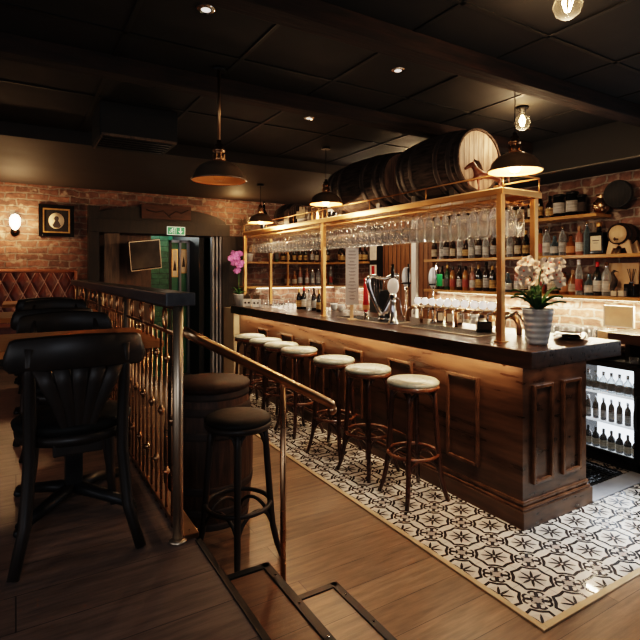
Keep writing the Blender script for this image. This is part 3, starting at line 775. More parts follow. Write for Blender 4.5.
dr = struct(MB().bx(2.03, 2.07, 7.86, 7.92, .001, 2.1).build('door_2', frame_wood))
m = MB(); m.bx(2.19, 2.22, 7.86, 7.92, .001, 2.1); m.bx(2.32, 2.355, 7.86, 7.92, .001, 2.1); m.bx(2.03, 2.36, 7.86, 7.92, 2.06, 2.1); m.bx(2.03, 2.36, 7.86, 7.92, 1.18, 1.25)
m.build('frame', grey_blue, dr); MB().bx(2.07, 2.32, 7.93, 7.96, .001, 2.08).build('leaf', wall_green, dr)
for i, (x0, x1, z0, z1) in enumerate(((2.085, 2.18, 1.52, 1.96), (2.225, 2.315, 1.58, 1.96))):
    pf = thing('picture_frame', ['narrow framed print on the green door, left of two', 'narrow framed print on the green door, right of two'][i], 'picture', ((x0+x1)/2, 7.92, z0))
    hw = (x1-x0)/2; h = z1-z0
    m = MB(); m.bx(-hw, -hw+.012, -.01, .01, 0, h); m.bx(hw-.012, hw, -.01, .01, 0, h); m.bx(-hw, hw, -.01, .01, 0, .012); m.bx(-hw, hw, -.01, .01, h-.012, h); m.build('frame', gold, pf)
    MB().bx(-hw+.012, hw-.012, 0, .008, .012, h-.012).build('print', cream, pf)
    m = MB(); m.poly([(-hw+.02, -.002, .1), (hw-.02, -.002, .1), (hw-.03, -.002, .2), (0, -.002, .27), (-hw+.03, -.002, .18)], (0, .002, 0)); m.build('drawing', hoop_m, pf)
# carved board
sg = thing('carved_board', 'long dark carved wooden board mounted above the doorway', 'board', (1.80, 7.10, 2.33))
MB().bx(-.34, .34, -.02, .02, 0, .20, .006).build('plank', wood('reddish old board', (.035, .014, .010), (.09, .04, .025), 4, (1.5, 8, 8), .7, .4), sg)
m = MB(); m.tube([(-.28, -.02, .12), (-.15, -.02, .09), (-.05, -.02, .12), (.02, -.02, .05), (.12, -.02, .12), (.2, -.02, .10), (.3, -.02, .15)], .008, 6); m.tube([(.02, -.02, .05), (.06, -.02, .02)], .006, 6); m.build('carving', beam_wood, sg)
# exit sign
ex = thing('exit_sign', 'green emergency exit sign with running figure and down arrow', 'sign', (1.92, 7.055, 2.118))
MB().bx(-.125, .125, 0, .012, 0, .115).build('border', exit_w, ex)
MB().bx(-.117, .117, -.003, .001, .008, .107).build('face', exit_g, ex)
m = MB(); m.sph((-.052, -.005, .088), .009, (1, .3, 1), 10)
m.tube([(-.055, -.005, .078), (-.062, -.005, .052)], .007, 6); m.tube([(-.062, -.005, .052), (-.045, -.005, .038), (-.05, -.005, .018)], .004, 6); m.tube([(-.062, -.005, .052), (-.075, -.005, .035), (-.092, -.005, .03)], .004, 6)
m.tube([(-.056, -.005, .075), (-.04, -.005, .062), (-.03, -.005, .068)], .003, 6); m.tube([(-.058, -.005, .075), (-.078, -.005, .07), (-.085, -.005, .055)], .003, 6)
for (a, b, c, d) in ((-.03, -.024, .015, .1), (-.03, .0, .094, .1), (-.006, 0, .015, .1)): m.bx(a, b, -.006, -.002, c, d)
m.bx(-.1, -.08, -.006, -.002, .04, .044)
m.build('running_figure', exit_w, ex)
m = MB(); m.bx(.053, .067, -.006, -.002, .045, .098); m.poly([(.03, -.006, .055), (.045, -.006, .055), (.06, -.006, .036), (.075, -.006, .055), (.09, -.006, .055), (.06, -.006, .016)], (0, .004, 0)); m.build('arrow', exit_w, ex)
# tv
tvY = 7.0
tv = thing('television', 'wall bracket television tilted in front of the doorway panelling', 'television', (XY(145, tvY), tvY, ZZ(255, XY(145, tvY), tvY)), R(6))
rt = Matrix.Rotation(R(-7), 3, 'Y') @ Matrix.Rotation(R(8), 3, 'X')
MB().box((0, 0, 0), (.42, .045, .40), rt, .01).build('casing', black_gloss, tv)
m = MB().box((0, -.024, .005), (.39, .004, .36), rt); m.build('screen', scr_m, tv)
m = MB()
for (cx_, cz_, sx_, sz_) in ((0, .193, .41, .008), (0, -.193, .41, .008), (-.203, 0, .008, .39), (.203, 0, .008, .39)):
    v = rt @ Vector((cx_, -.024, cz_)); m.box(v, (sx_, .006, sz_), rt)
m.build('bezel', steel, tv)
m = MB().bx(-.03, .03, .02, .18, -.03, .03); m.bx(-.05, .05, .16, .19, -.1, .1); m.build('bracket', black_metal, tv)
# portrait
px_ = XY(56.5, FY-.02)
pt = thing('framed_portrait', 'black and gilt framed oval silhouette portrait on the brick wall', 'picture', (px_, FY-.001, 2.05), 0)
def ring_frame(m, hw, z0, z1, w, y0, y1):
    m.bx(-hw, -hw+w, y0, y1, z0, z1, .003); m.bx(hw-w, hw, y0, y1, z0, z1, .003); m.bx(-hw+w, hw-w, y0, y1, z0, z0+w, .003); m.bx(-hw+w, hw-w, y0, y1, z1-w, z1, .003)
m = MB(); ring_frame(m, .20, 0, .40, .045, -.035, 0); m.build('outer_frame', black_gloss, pt)
m = MB(); ring_frame(m, .155, .045, .355, .018, -.028, -.002); m.build('gilt_slip', gold, pt)
MB().bx(-.14, .14, -.012, -.004, .06, .34).build('mount', black_matte, pt)
rx90 = Matrix.Rotation(R(90), 3, 'X')
MB().lathe([(0, .012), (.088, .012), (.088, .016), (0, .016)], (0, 0, .20), 28, rx90, cap=False, sy=1.15).build('oval_print', cream, pt)
m = MB(); m.sph((.0, -.017, .228), .028, (1, .1, 1.15)); m.poly([(-.01, -.018, .21), (.016, -.018, .21), (.05, -.018, .14), (.03, -.018, .112), (-.03, -.018, .112), (-.045, -.018, .145)], (0, .002, 0)); m.poly([(-.022, -.019, .235), (-.036, -.019, .222), (-.02, -.019, .215)], (0, .002, 0)); m.build('silhouette', inkm, pt)
# wall sconce
sxx = XY(15, FY-.06)
sc_ = thing('wall_lamp', 'glowing bare wall lamp on the brick wall left of the portrait', 'lamp', (sxx, FY-.001, 2.2))
MB().lathe([(0, 0), (.05, 0), (.05, .012), (.02, .025), (.016, .05)], (0, 0, -.11), 20, Matrix.Rotation(R(90), 3, 'X'), cap=False).build('mount', black_metal, sc_)
MB().tube([(0, -.04, -.11), (0, -.08, -.11), (0, -.085, -.085)], .012, 8).build('arm', copper_dull, sc_)
MB().lathe([(.012, -.09), (.03, -.075), (.055, -.03), (.06, .01), (.058, .05), (.035, .09), (0, .105)], (0, -.085, 0), 20).build('bulb', em_sconce, sc_)
# dried foliage star by the far corner
fxx = 2.68
fo = thing('dried_plant', 'dark spiky dried plant spray mounted on brick by the corner', 'plant', (XY(243, 7.1), 7.1, ZZ(226, XY(243, 7.1), 7.1)))
m = MB()
for k in range(22):
    a = random.uniform(0, 2*pi); L_ = random.uniform(.10, .19); d = Vector((cos(a), -.25-random.random()*.3, sin(a))).normalized(); n_ = Vector((-sin(a), 0, cos(a)))*.012
    m.poly([(0, 0, 0), d*L_*.5+n_, d*L_, d*L_*.5-n_], (0, -.002, 0))
m.build('spikes', leaf_d, fo); MB().cyl((0, 0, 0), (0, 0, -.35), .004, 6).build('stem', leaf_d, fo)

# ---------------------------------------------------------------- back bar
SX0 = 4.40
SH = {}
def shelf(n, label, x0, x1, y0, y1, z):
    o = MB().bx(x0, x1, y0, y1, z-.03, z, .003).build('wall_shelf', shelf_m); SH[n] = o; return tag(o, label, 'shelf')
ZU, ZM, ZL = 2.127, 1.757, 1.386
shelf(0, 'golden wooden upper shelf behind the bar carrying dark bottles', SX0, 4.649, 2.54, 4.72, ZU)
shelf(1, 'golden wooden middle shelf behind the bar with the little cask', SX0, 4.649, 1.72, 4.74, ZM)
shelf(2, 'golden wooden lower shelf behind the bar above the lit brickwork', SX0, 4.649, 1.72, 4.74, ZL)
shelf(3, 'upper golden shelf on the far wall corner behind the glasses', 2.9, 4.649, 6.93, 7.199, ZM)
shelf(4, 'lower golden shelf on the far wall corner above counter clutter', 2.9, 4.649, 6.93, 7.199, ZL)
shelf(5, 'upper golden shelf between the wooden doors and far corner', SX0, 4.649, 6.02, 6.92, ZM)
shelf(6, 'lower golden shelf between the wooden doors and far corner', SX0, 4.649, 6.02, 6.92, ZL)
MB().bx(4.60, 4.63, 1.74, 4.7, ZL-.042, ZL-.031).build('light_strip', em_led, SH[2])
MB().bx(4.60, 4.63, 6.05, 6.9, ZL-.042, ZL-.031).build('light_strip', em_led, SH[6])
MB().bx(3.2, 4.6, 7.15, 7.18, ZL-.042, ZL-.031).build('light_strip', em_led, SH[4])
# upright dividers on the far wall
for (x, lb) in ((2.9, 'brass upright holding the left end of the far wall shelves'), (3.62, 'brass upright in the middle of the far wall shelves')):
    tag(MB().bx(x-.012, x+.012, 6.93, 6.955, 1.36, 2.2).build('shelf_upright', brass), lb, 'upright')

# matchboard doors with white post, on bar wall
DY0, DY1 = 4.78, 5.80
dd = struct(MB().bx(4.59, 4.648, DY0, DY1, .006, 2.3).build('door_3', door_wood))
m = MB()
yy = DY0+.08
while yy < DY1: m.bx(4.585, 4.591, yy-.003, yy+.003, .006, 2.3); yy += .09
m.build('groove', frame_wood, dd)
m = MB(); m.bx(4.575, 4.59, 4.82, 5.0, 1.98, 2.04); m.bx(4.575, 4.59, 5.16, 5.7, 1.98, 2.04); m.build('ledge', door_wood, dd)
MB().bx(4.54, 4.59, 5.04, 5.13, .006, 2.4, .004).build('post', white_paint, dd)
MB().bx(4.50, 4.64, 5.82, 6.0, .006, 2.5).build('jamb', black_matte, dd)
rY90 = Matrix.Rotation(R(-90), 3, 'Y')

# bottles ---------------------------------------------------------
def bmat(n, c, rough=.08, tr=False):
    return glass(n, c, rough, alpha=.55, spec=.9) if tr else noisecol(n, tuple(q*.8 for q in c), c, 5, rough, rv=.03, spec=.8)
mats_b = dict(dark=bmat('dark brown bottle glass', (.022, .010, .006)), black=bmat('black bottle glass', (.008, .008, .009)), amber=bmat('amber spirit', (.24, .085, .022)), green=bmat('green bottle glass', (.015, .07, .025)),
              clear=bmat('clear bottle glass', (.82, .86, .88), .05, True), blue=bmat('pale blue bottle glass', (.30, .42, .50), .05, True), pink=bmat('pink gin glass', (.36, .16, .12)), honey=bmat('honey spirit', (.36, .16, .045)))
lab = lambda n, a, c: noisecol(n, a, c, 26, .6, stretch=(.35, .35, 3.2), detail=1)
labm = dict(cream=lab('cream label', (.30, .24, .17), (.60, .51, .38)), white=lab('white label', (.34, .32, .30), (.68, .65, .60)), red=noisecol('red label', (.28, .045, .035), (.42, .09, .06), 14, .6), dark=noisecol('dark label', (.05, .05, .06), (.12, .11, .11), 14, .6), gold=lab('gold label', (.16, .09, .03), (.55, .36, .14)), grey=lab('grey label', (.20, .19, .18), (.48, .45, .43)), orange=noisecol('orange label', (.50, .20, .08), (.62, .32, .14), 14, .6))
capm = dict(black=black_gloss, gold=gold, red=redtap, silver=chrome, cork=noisecol('cork', (.35, .2, .1), (.45, .27, .15), 30, .8), white=white_m)
PROF = dict(tall=[(.033, 0), (.036, .006), (.036, .17), (.030, .20), (.014, .225), (.013, .275)],
            round=[(.038, 0), (.042, .006), (.043, .12), (.036, .15), (.016, .175), (.014, .225)],
            wine=[(.035, 0), (.037, .005), (.037, .18), (.028, .215), (.014, .235), (.0135, .30)],
            squat=[(.040, 0), (.044, .006), (.044, .09), (.040, .12), (.018, .145), (.016, .20)],
            slim=[(.028, 0), (.030, .005), (.030, .19), (.020, .23), (.012, .25), (.012, .30)])
def mk_bottle(shape, body, lab, cap, sq=False):
    root = thing('bottle', 'x', 'bottle'); pr = PROF[shape]; n = 4 if sq else 14; H = pr[-1][1]; r = pr[1][0]
    rot = Matrix.Rotation(pi/4, 3, 'Z') if sq else None; k = 1.25 if sq else 1
    m = MB(); m.lathe([(a*(k if z < pr[-2][1] else 1), z) for a, z in pr], n=n, rot=rot, smooth=not sq)
    m.build('body', mats_b[body], root)
    if lab:
        z0 = H*.13; z1 = H*.46
        MB().lathe([(r*k+.0006, z0), (r*k+.0012, z0+.002), (r*k+.0012, z1-.002), (r*k+.0006, z1)], n=n, rot=rot, cap=False, smooth=not sq).build('label', labm[lab], root)
    MB().lathe([(.0155, H-.035), (.016, H-.03), (.016, H+.006), (.010, H+.010)], n=12).build('cap', capm[cap], root)
    root.location = (0, 0, -50)
    return root, H
COLW = dict(dark='dark brown', black='black', amber='amber', green='green', clear='clear', blue='pale blue', pink='pink', honey='honey')
cache = {}; order = []
def bottle(spec, x, y, z, label, group, sc=1.0, rz=0):
    if spec not in cache:
        r, H = mk_bottle(*spec); cache[spec] = r
        r.location = (x, y, z); r.rotation_euler.z = rz; r['label'] = label; r['group'] = group; r.scale = (sc,)*3
        return r
    return dup(cache[spec], (x, y, z), rz, label, group, sc)
def blabel(spec, where):
    shp = {'tall': 'tall', 'round': 'rounded', 'wine': 'long-necked', 'squat': 'squat', 'slim': 'slim'}[spec[0]]
    return f"{shp} {COLW[spec[1]]}{' '+spec[2]+'-labelled' if spec[2] else ''} bottle, {where}"
B = dict(a=('tall', 'dark', 'cream', 'black'), b=('tall', 'clear', 'white', 'silver'), c=('round', 'amber', 'cream', 'cork'), d=('wine', 'green', 'dark', 'gold'), e=('tall', 'pink', 'white', 'cork'), f=('slim', 'blue', None, 'silver'),
         g=('round', 'dark', 'gold', 'black'), h=('tall', 'honey', 'red', 'black'), i=('wine', 'black', 'white', 'red'), j=('squat', 'blue', 'white', 'silver'), k=('squat', 'amber', 'orange', 'black'), l=('wine', 'dark', 'grey', 'black'), m=('tall', 'black', 'gold', 'gold'), n=('slim', 'clear', 'red', 'white'))
def run(keys, pos, z, where, group, axis='y', x=4.50, sc=1.0):
    # pos: list of coordinates along the shelf, sorted from the near / right-hand end
    for i, (kk, p) in enumerate(zip(keys, pos)):
        s_ = B[kk]; lb = blabel(s_, f"{ORD[i]} left of {where}" if "far" not in where and "jamb" not in where else f"{ORD[i]} from {where}")
        s2 = sc*random.uniform(.94, 1.05)
        if axis == 'y': bottle(s_, x+random.uniform(-.02, .02), p, z+.001, lb, group, s2, random.uniform(0, 6))
        else: bottle(s_, p, x+random.uniform(-.02, .02), z+.001, lb, group, s2, random.uniform(0, 6))
Ysh = lambda px: YX(px, 4.5)
def fill(p0, p1, step):
    out = []; y = p0
    while y < p1: out.append(y+random.uniform(-.006, .006)); y += step
    return out
rk = lambda n, ks: [random.choice(ks) for _ in range(n)]
# middle shelf: photographed order from the right
pm = [Ysh(p) for p in (587, 579.5, 570, 562, 554.5, 547.5, 541)]
run('fekbjbh', pm, ZM, 'large square bottle, middle shelf', 'bottles on the middle back shelf', sc=1.0)
p2 = fill(Ysh(534), 4.66, .1); run(rk(len(p2), 'abcajglbmh'), p2, ZM, 'near rack post, middle shelf', 'bottles on the middle back shelf')
# lower shelf
pl = [Ysh(p) for p in (606, 597, 588, 580, 572, 564, 555.5)]
run('bijncka', pl, ZL, 'bronze statuette, lower shelf', 'bottles on the lower back shelf', sc=1.04)
p3 = fill(Ysh(550), 4.66, .098); run(rk(len(p3), 'cjbaddlehbm'), p3, ZL, 'orchid blossoms, lower shelf', 'bottles on the lower back shelf')
# upper shelf
p4 = fill(Ysh(549), 4.66, .105); run(rk(len(p4), 'amagglacm'), p4, ZU, 'metal canisters, upper shelf', 'bottles on the upper back shelf')
# far corner shelves
p5 = fill(3.38, 4.5, .105); run(rk(len(p5), 'lagmbda'), p5, ZM, 'potted plant, far upper shelf', 'bottles on the far wall shelves', 'x', 7.06, .95)
p6 = fill(3.68, 4.5, .115); run(rk(len(p6), 'nebceb'), p6, ZL, 'middle upright, far lower shelf', 'bottles on the far wall shelves', 'x', 7.06, 1)
p7 = fill(6.1, 6.85, .12); run(rk(len(p7), 'lamgc'), p7, ZM, 'dark door jamb, upper corner shelf', 'bottles beside the doors')
# canisters on the upper shelf
cn = [(558, .20, .055), (571, .21, .055), (581, .17, .04)]
for i, (p, h, r) in enumerate(cn):
    t_ = thing('whisky_canister', ['dark metal canister with grey label, farthest left of three', 'dark metal canister with grey label, middle of three', 'slimmer dark metal canister, rightmost of three beside copper pot'][i], 'canister', (4.52, Ysh(p), ZU+.001), group='canisters on the upper shelf')
    MB().lathe([(r, 0), (r, h)], n=20).build('body', black_gloss, t_); MB().lathe([(r+.001, h), (r+.002, h+.003), (r+.002, h+.02), (r-.01, h+.024)], n=20).build('lid', black_metal, t_)
    MB().lathe([(r+.0005, h*.2), (r+.0012, h*.2+.002), (r+.0012, h*.7), (r+.0005, h*.7+.002)], n=20, cap=False).build('label', hoop_m if i == 2 else labm['grey'], t_)
cp = thing('copper_vase', 'round copper vase on the right end of upper shelf', 'vase', (4.52, Ysh(600), ZU+.001))
MB().lathe([(.03, 0), (.055, .02), (.07, .06), (.065, .10), (.035, .13), (.03, .15), (.045, .165)], n=20).build('body', copper, cp)
MB().lathe([(.04, .160), (.046, .168), (.04, .172)], n=20, cap=False).build('rim', copper_dull, cp)
# black round lid disc
dk = thing('wooden_disc', 'round black wooden disc leaning above the small cask', 'lid', (4.50, Ysh(618), ZZ(194, 4.5, Ysh(618))))
MB().lathe([(0, -.02), (.115, -.02), (.122, -.012), (.122, .012), (.112, .02), (.108, .012), (0, .012)], n=32, rot=rY90, cap=False).build('disc', black_matte, dk)
m = MB()
for q in range(-3, 4):
    hh = math.sqrt(.108**2-(q*.03)**2); m.box((-.0125, q*.03, 0), (.002, .002, 2*hh))
m.build('plank_joint', frame_wood, dk)
MB().tube([(-.0, 0, -.12), (.08, 0, -.12), (.14, 0, -.12)], .006, 6).build('bracket', black_metal, dk)
# small cask on cradle
yc = Ysh(622)
sk = thing('small_cask', 'little brown cask with wooden tap lying on a cradle', 'cask', (4.42, yc, ZM+.08))
rX = Matrix.Rotation(R(90), 3, 'Y')
pr = [(.080, 0)]+[(.082+.016*sin(pi*k/8), .2*k/8) for k in range(9)]+[(.08, .2)]
MB().lathe(pr, (0, 0, .09), 22, rX, cap=False, smooth=False).build('staves', stave_b, sk)
m = MB()
for z in (.012, .055, .145, .188):
    rr = .084+.016*sin(pi*z/.2); m.lathe([(rr-.002, z-.010), (rr+.001, z-.009), (rr+.001, z+.009), (rr-.002, z+.01)], (0, 0, .09), 26, rX, cap=False)
m.build('hoops', black_metal, sk)
MB().lathe([(0, .008), (.076, .008), (.076, .014), (0, .014)], (0, 0, .09), 26, rX, cap=False).build('head', pale_wood, sk)
m = MB(); m.cyl((.01, 0, .045), (-.05, 0, .045), .009, 10, .007); m.cyl((-.035, 0, .06), (-.035, 0, .03), .005, 8); m.build('tap', stave_b, sk)
m = MB()
for xx in (.03, .15): m.poly([(xx, -.11, -.079), (xx, -.085, .03), (xx, -.07, .045), (xx, 0, -.01), (xx, .07, .045), (xx, .085, .03), (xx, .11, -.079), (xx, .07, -.079), (xx, .05, -.03), (xx, -.05, -.03), (xx, -.07, -.079)], (.025, 0, 0))
m.bx(.03, .175, -.02, .02, -.03, -.012)
cr_ = tag(m.build('cask_cradle', pale_wood, None, (4.42, yc, ZM+.0805)), 'pale wooden cradle carrying the little cask on the shelf', 'cradle')
# large square bottle
ys = Ysh(599)
bb_ = thing('large_bottle', 'large square black bottle with big cream label on middle shelf', 'bottle', (4.50, ys, ZM+.001))
MB().bx(-.05, .05, -.065, .065, 0, .20, .012).build('body', black_gloss, bb_); m = MB(); m.bx(-.0515, -.050, -.048, .048, .035, .165); m.build('label', cream, bb_)
m = MB(); m.bx(-.0525, -.0515, -.03, .03, .12, .128); m.bx(-.0525, -.0515, -.022, .022, .10, .104); m.build('lettering', inkm, bb_)
MB().lathe([(.022, .2), (.018, .235), (.018, .26)], n=14).build('neck', black_gloss, bb_); MB().lathe([(.023, .25), (.024, .255), (.024, .285), (.018, .29)], n=14).build('cap', gold, bb_)
# lower shelf right-hand objects
bd = tag(MB().box((4.60, Ysh(617), ZL+.15), (.012, .26, .29), Matrix.Rotation(R(5), 3, 'Y')).build('cutting_board', pale_wood), 'pale square wooden board leaning behind the bronze statuette', 'board')
fg = thing('statuette', 'slender bronze bird statuette on the right of lower shelf', 'statuette', (4.48, Ysh(614.5), ZL+.001))
m = MB(); m.lathe([(.03, 0), (.03, .012), (.012, .02)], n=14); m.tube([(0, .0, .015), (0, .012, .06), (0, -.004, .10), (0, -.014, .14), (0, .0, .18), (0, .008, .205), (0, -.012, .225)], [.012, .018, .026, .024, .014, .012, .010], 10); m.tube([(0, -.012, .225), (0, -.045, .212)], [.006, .002], 6); m.build('body', hoop_m, fg)
for i, (p, h) in enumerate(((618.5, .07), (626, .075))):
    t_ = thing('candle_glass', ['short square glass holder beside the statuette', 'short square glass holder beside the black diffuser'][i], 'holder', (4.44, Ysh(p), ZL+.001))
    MB().bx(-.03, .03, -.03, .03, 0, h, .006).build('holder', glass_clear, t_); MB().bx(-.022, .022, -.022, .022, .006, h*.7).build('candle', cream, t_)
df = thing('reed_diffuser', 'black glass diffuser with a bunch of thin reeds', 'diffuser', (4.54, Ysh(629), ZL+.001))
MB().bx(-.045, .045, -.045, .045, 0, .11, .01).build('jar', black_gloss, df)
m = MB()
for k in range(6): a = k*1.05; m.cyl((0, 0, .10), (.03*cos(a), .03*sin(a), .24), .0025, 5)
m.build('reeds', chair_wood, df); MB().lathe([(.02, .11), (.02, .13), (.015, .135)], n=12).build('collar', chrome, df)
# back counter
bc = thing('back_counter', 'low dark back counter along the wall behind the bar', 'counter', (4.38, 2.72, 0))
P(MB().bx(4.10, 4.645, 2.72, 6.9, .008, .94).build('cabinet', frame_wood), bc)
for k in range(6): P(MB().bx(4.085, 4.10, 2.76+.69*k, 3.40+.69*k, .08, .90, .004).build('door', bar_wood), bc)
wt = tag(MB().bx(4.08, 4.645, 2.3, 6.9, .942, .975, .003).build('counter_top', bar_top_m), 'dark counter top behind the bar holding rows of glasses', 'worktop')
rs = thing('raised_shelf', 'thick dark raised counter slab above the glass door fridge', 'shelf', (4.38, 1.7, .85))
P(MB().bx(4.10, 4.645, 1.55, 2.27, 1.03, 1.11, .004).build('slab', bar_top_m), rs); P(MB().bx(4.3, 4.64, 2.20, 2.24, .871, 1.03).build('support', frame_wood), rs); P(MB().bx(4.3, 4.64, 1.6, 1.64, .871, 1.03).build('support', frame_wood), rs)
for k in range(4):
    tag(MB().lathe([(.03, 0), (.034, .004), (.035, .05), (.033, .05), (.028, .006), (0, .006)], (4.2, 2.12-.1*k, .871), 14, cap=False).build('glass_bowl', glass_clear), 'small clear glass bowl on the fridge top under the raised slab', 'bowl', 'glass bowls on the fridge')
# tumblers on the counter
tb = MB().lathe([(.030, 0), (.032, .004), (.040, .135), (.038, .135), (.030, .01), (0, .01)], n=14, cap=False).build('pint_glass', glass_clear)
q = 0
for iy in range(9):
    for ix in range(3):
        o = tb if q == 0 else tb.copy()
        if q: C.objects.link(o)
        o.location = (4.2+.095*ix, 2.40+.092*iy, .976); tag(o, 'clear pint glass standing on the back counter below lit brickwork', 'glass', 'pint glasses on the back counter'); q += 1
wb = thing('menu_card', 'white framed card standing on the raised slab by the wall', 'frame', (4.56, YX(619, 4.56), 1.111))
MB().bx(-.01, .01, -.13, .13, 0, .19, .003).build('card', cream, wb); m = MB()
for (a, b, c, d) in ((-.13, -.12, 0, .19), (.12, .13, 0, .19), (-.13, .13, 0, .01), (-.13, .13, .18, .19)): m.bx(-.016, -.01, a, b, c, d)
m.build('frame', white_m, wb)
tag(MB().bx(4.11, 4.25, YX(612, 4.2), YX(600, 4.15), .976, 1.115, .003).build('wooden_box', pale_wood), 'pale wooden box at the end of the raised dark slab', 'box')
# bottles on back counter near the taps, with white labels
p8 = [YX(p, 4.25) for p in (490, 482, 474, 466, 458, 450, 442)]
for i, yv in enumerate(p8):
    bottle(B['cab'[i % 3]], 4.25, yv, .976, blabel(B['cab'[i % 3]], f"{ORD[i]} leftward on back counter behind taps"), 'bottles on the back counter', 1.05, i)

# fridge
fy0, fy1, fx0, fx1 = 2.06, 2.68, 4.2, 4.64
fr = thing('bottle_fridge', 'black glass door bottle fridge with bright white interior', 'fridge', (4.42, 2.4, 0.008))
m = MB(); m.bx(fx0, fx1, fy0, fy0+.03, .008, .87); m.bx(fx0, fx1, fy1-.03, fy1, .008, .87); m.bx(fx0, fx1, fy0, fy1, .84, .87); m.bx(fx0, fx1, fy0, fy1, .008, .08); m.bx(fx1-.02, fx1, fy0, fy1, .008, .87)
P(m.build('cabinet', black_metal), fr)
P(MB().bx(fx1-.025, fx1-.02, fy0+.03, fy1-.03, .08, .84).build('light_panel', em_fridge), fr)
for z in (.105, .345, .585): P(MB().bx(fx0+.02, fx1-.03, fy0+.03, fy1-.03, z-.012, z).build('shelf', emit('glowing white shelf %d' % int(z*100), (.95, .97, 1), .5)), fr)  # shelves glow faintly, the fridge light put into their material
m = MB(); w = .045; m.bx(fx0-.03, fx0, fy0, fy0+w, .09, .85); m.bx(fx0-.03, fx0, fy1-w, fy1, .09, .85); m.bx(fx0-.03, fx0, fy0+w, fy1-w, .09, .12); m.bx(fx0-.03, fx0, fy0+w, fy1-w, .815, .85)
dr_ = P(m.build('door', black_gloss), fr)
MB().bx(fx0-.018, fx0-.014, fy0+w, fy1-w, .12, .815).build('pane', glass_pane, dr_)
MB().tube([(fx0-.03, fy0+.02, .35), (fx0-.05, fy0+.02, .37), (fx0-.05, fy0+.02, .60), (fx0-.03, fy0+.02, .62)], .007, 6).build('handle', black_metal, dr_)
fk = [(.105, ('round', 'black', 'cream', 'black'), .70, 'bottom'), (.345, ('tall', 'dark', 'grey', 'silver'), .66, 'middle'), (.585, ('round', 'clear', 'dark', 'silver'), .72, 'top')]
for z, sp_, sc, w_ in fk:
    for r_ in range(1):
        for k in range(8):
            bottle(sp_, fx0+.07+.12*r_, fy0+.075+.066*k, z+.001, f"small {COLW[sp_[1]]} labelled bottle on the {w_} fridge shelf, {ORD[k]} from right", f'bottles on the {w_} fridge shelf', sc)
# aisle: threshold and mat
tag(MB().bx(3.42, 4.64, 1.99, 2.14, .0065, .012, .001).build('threshold_strip', noisecol('grey metal strip', (.26, .26, .27), (.36, .36, .37), 6, .45)), 'flat grey threshold strip across the gap behind the bar', 'strip')
mt = thing('rubber_mat', 'black ribbed rubber mat on the floor behind the bar', 'mat', (3.8, 2.15, .0065))
P(MB().bx(3.42, 4.08, 2.15, 4.6, .0066, .014).build('sheet', black_matte), mt)
m = MB()
x = 3.45
while x < 4.08: m.bx(x, x+.012, 2.16, 4.6, .014, .022); x += .045
y = 2.17
while y < 4.6: m.bx(3.43, 4.07, y, y+.012, .014, .022); y += .045
P(m.build('grid', black_gloss), mt)

# framed photos near the doors
for i, (z0, z1, mm_) in enumerate(((1.76, 2.02, cream), (1.53, 1.72, redtap))):
    pf = thing('picture_frame', ['black framed pale print on the dark jamb, upper of two', 'black framed print with red shape, lower of two'][i], 'picture', (4.495, 5.90, z0), 0)
    h = z1-z0; m = MB()
    m.bx(-.012, 0, -.10, -.085, 0, h); m.bx(-.012, 0, .085, .10, 0, h); m.bx(-.012, 0, -.10, .10, 0, .014); m.bx(-.012, 0, -.10, .10, h-.014, h); m.build('frame', black_matte, pf)
    MB().bx(-.006, 0, -.085, .085, .014, h-.014).build('print', petal_w, pf)
    if i: MB().bx(-.008, -.006, -.03, .04, .03, h-.03).build('red_figure', redtap, pf)

# ---------------------------------------------------------------- things on the worktop
ZT = 1.131
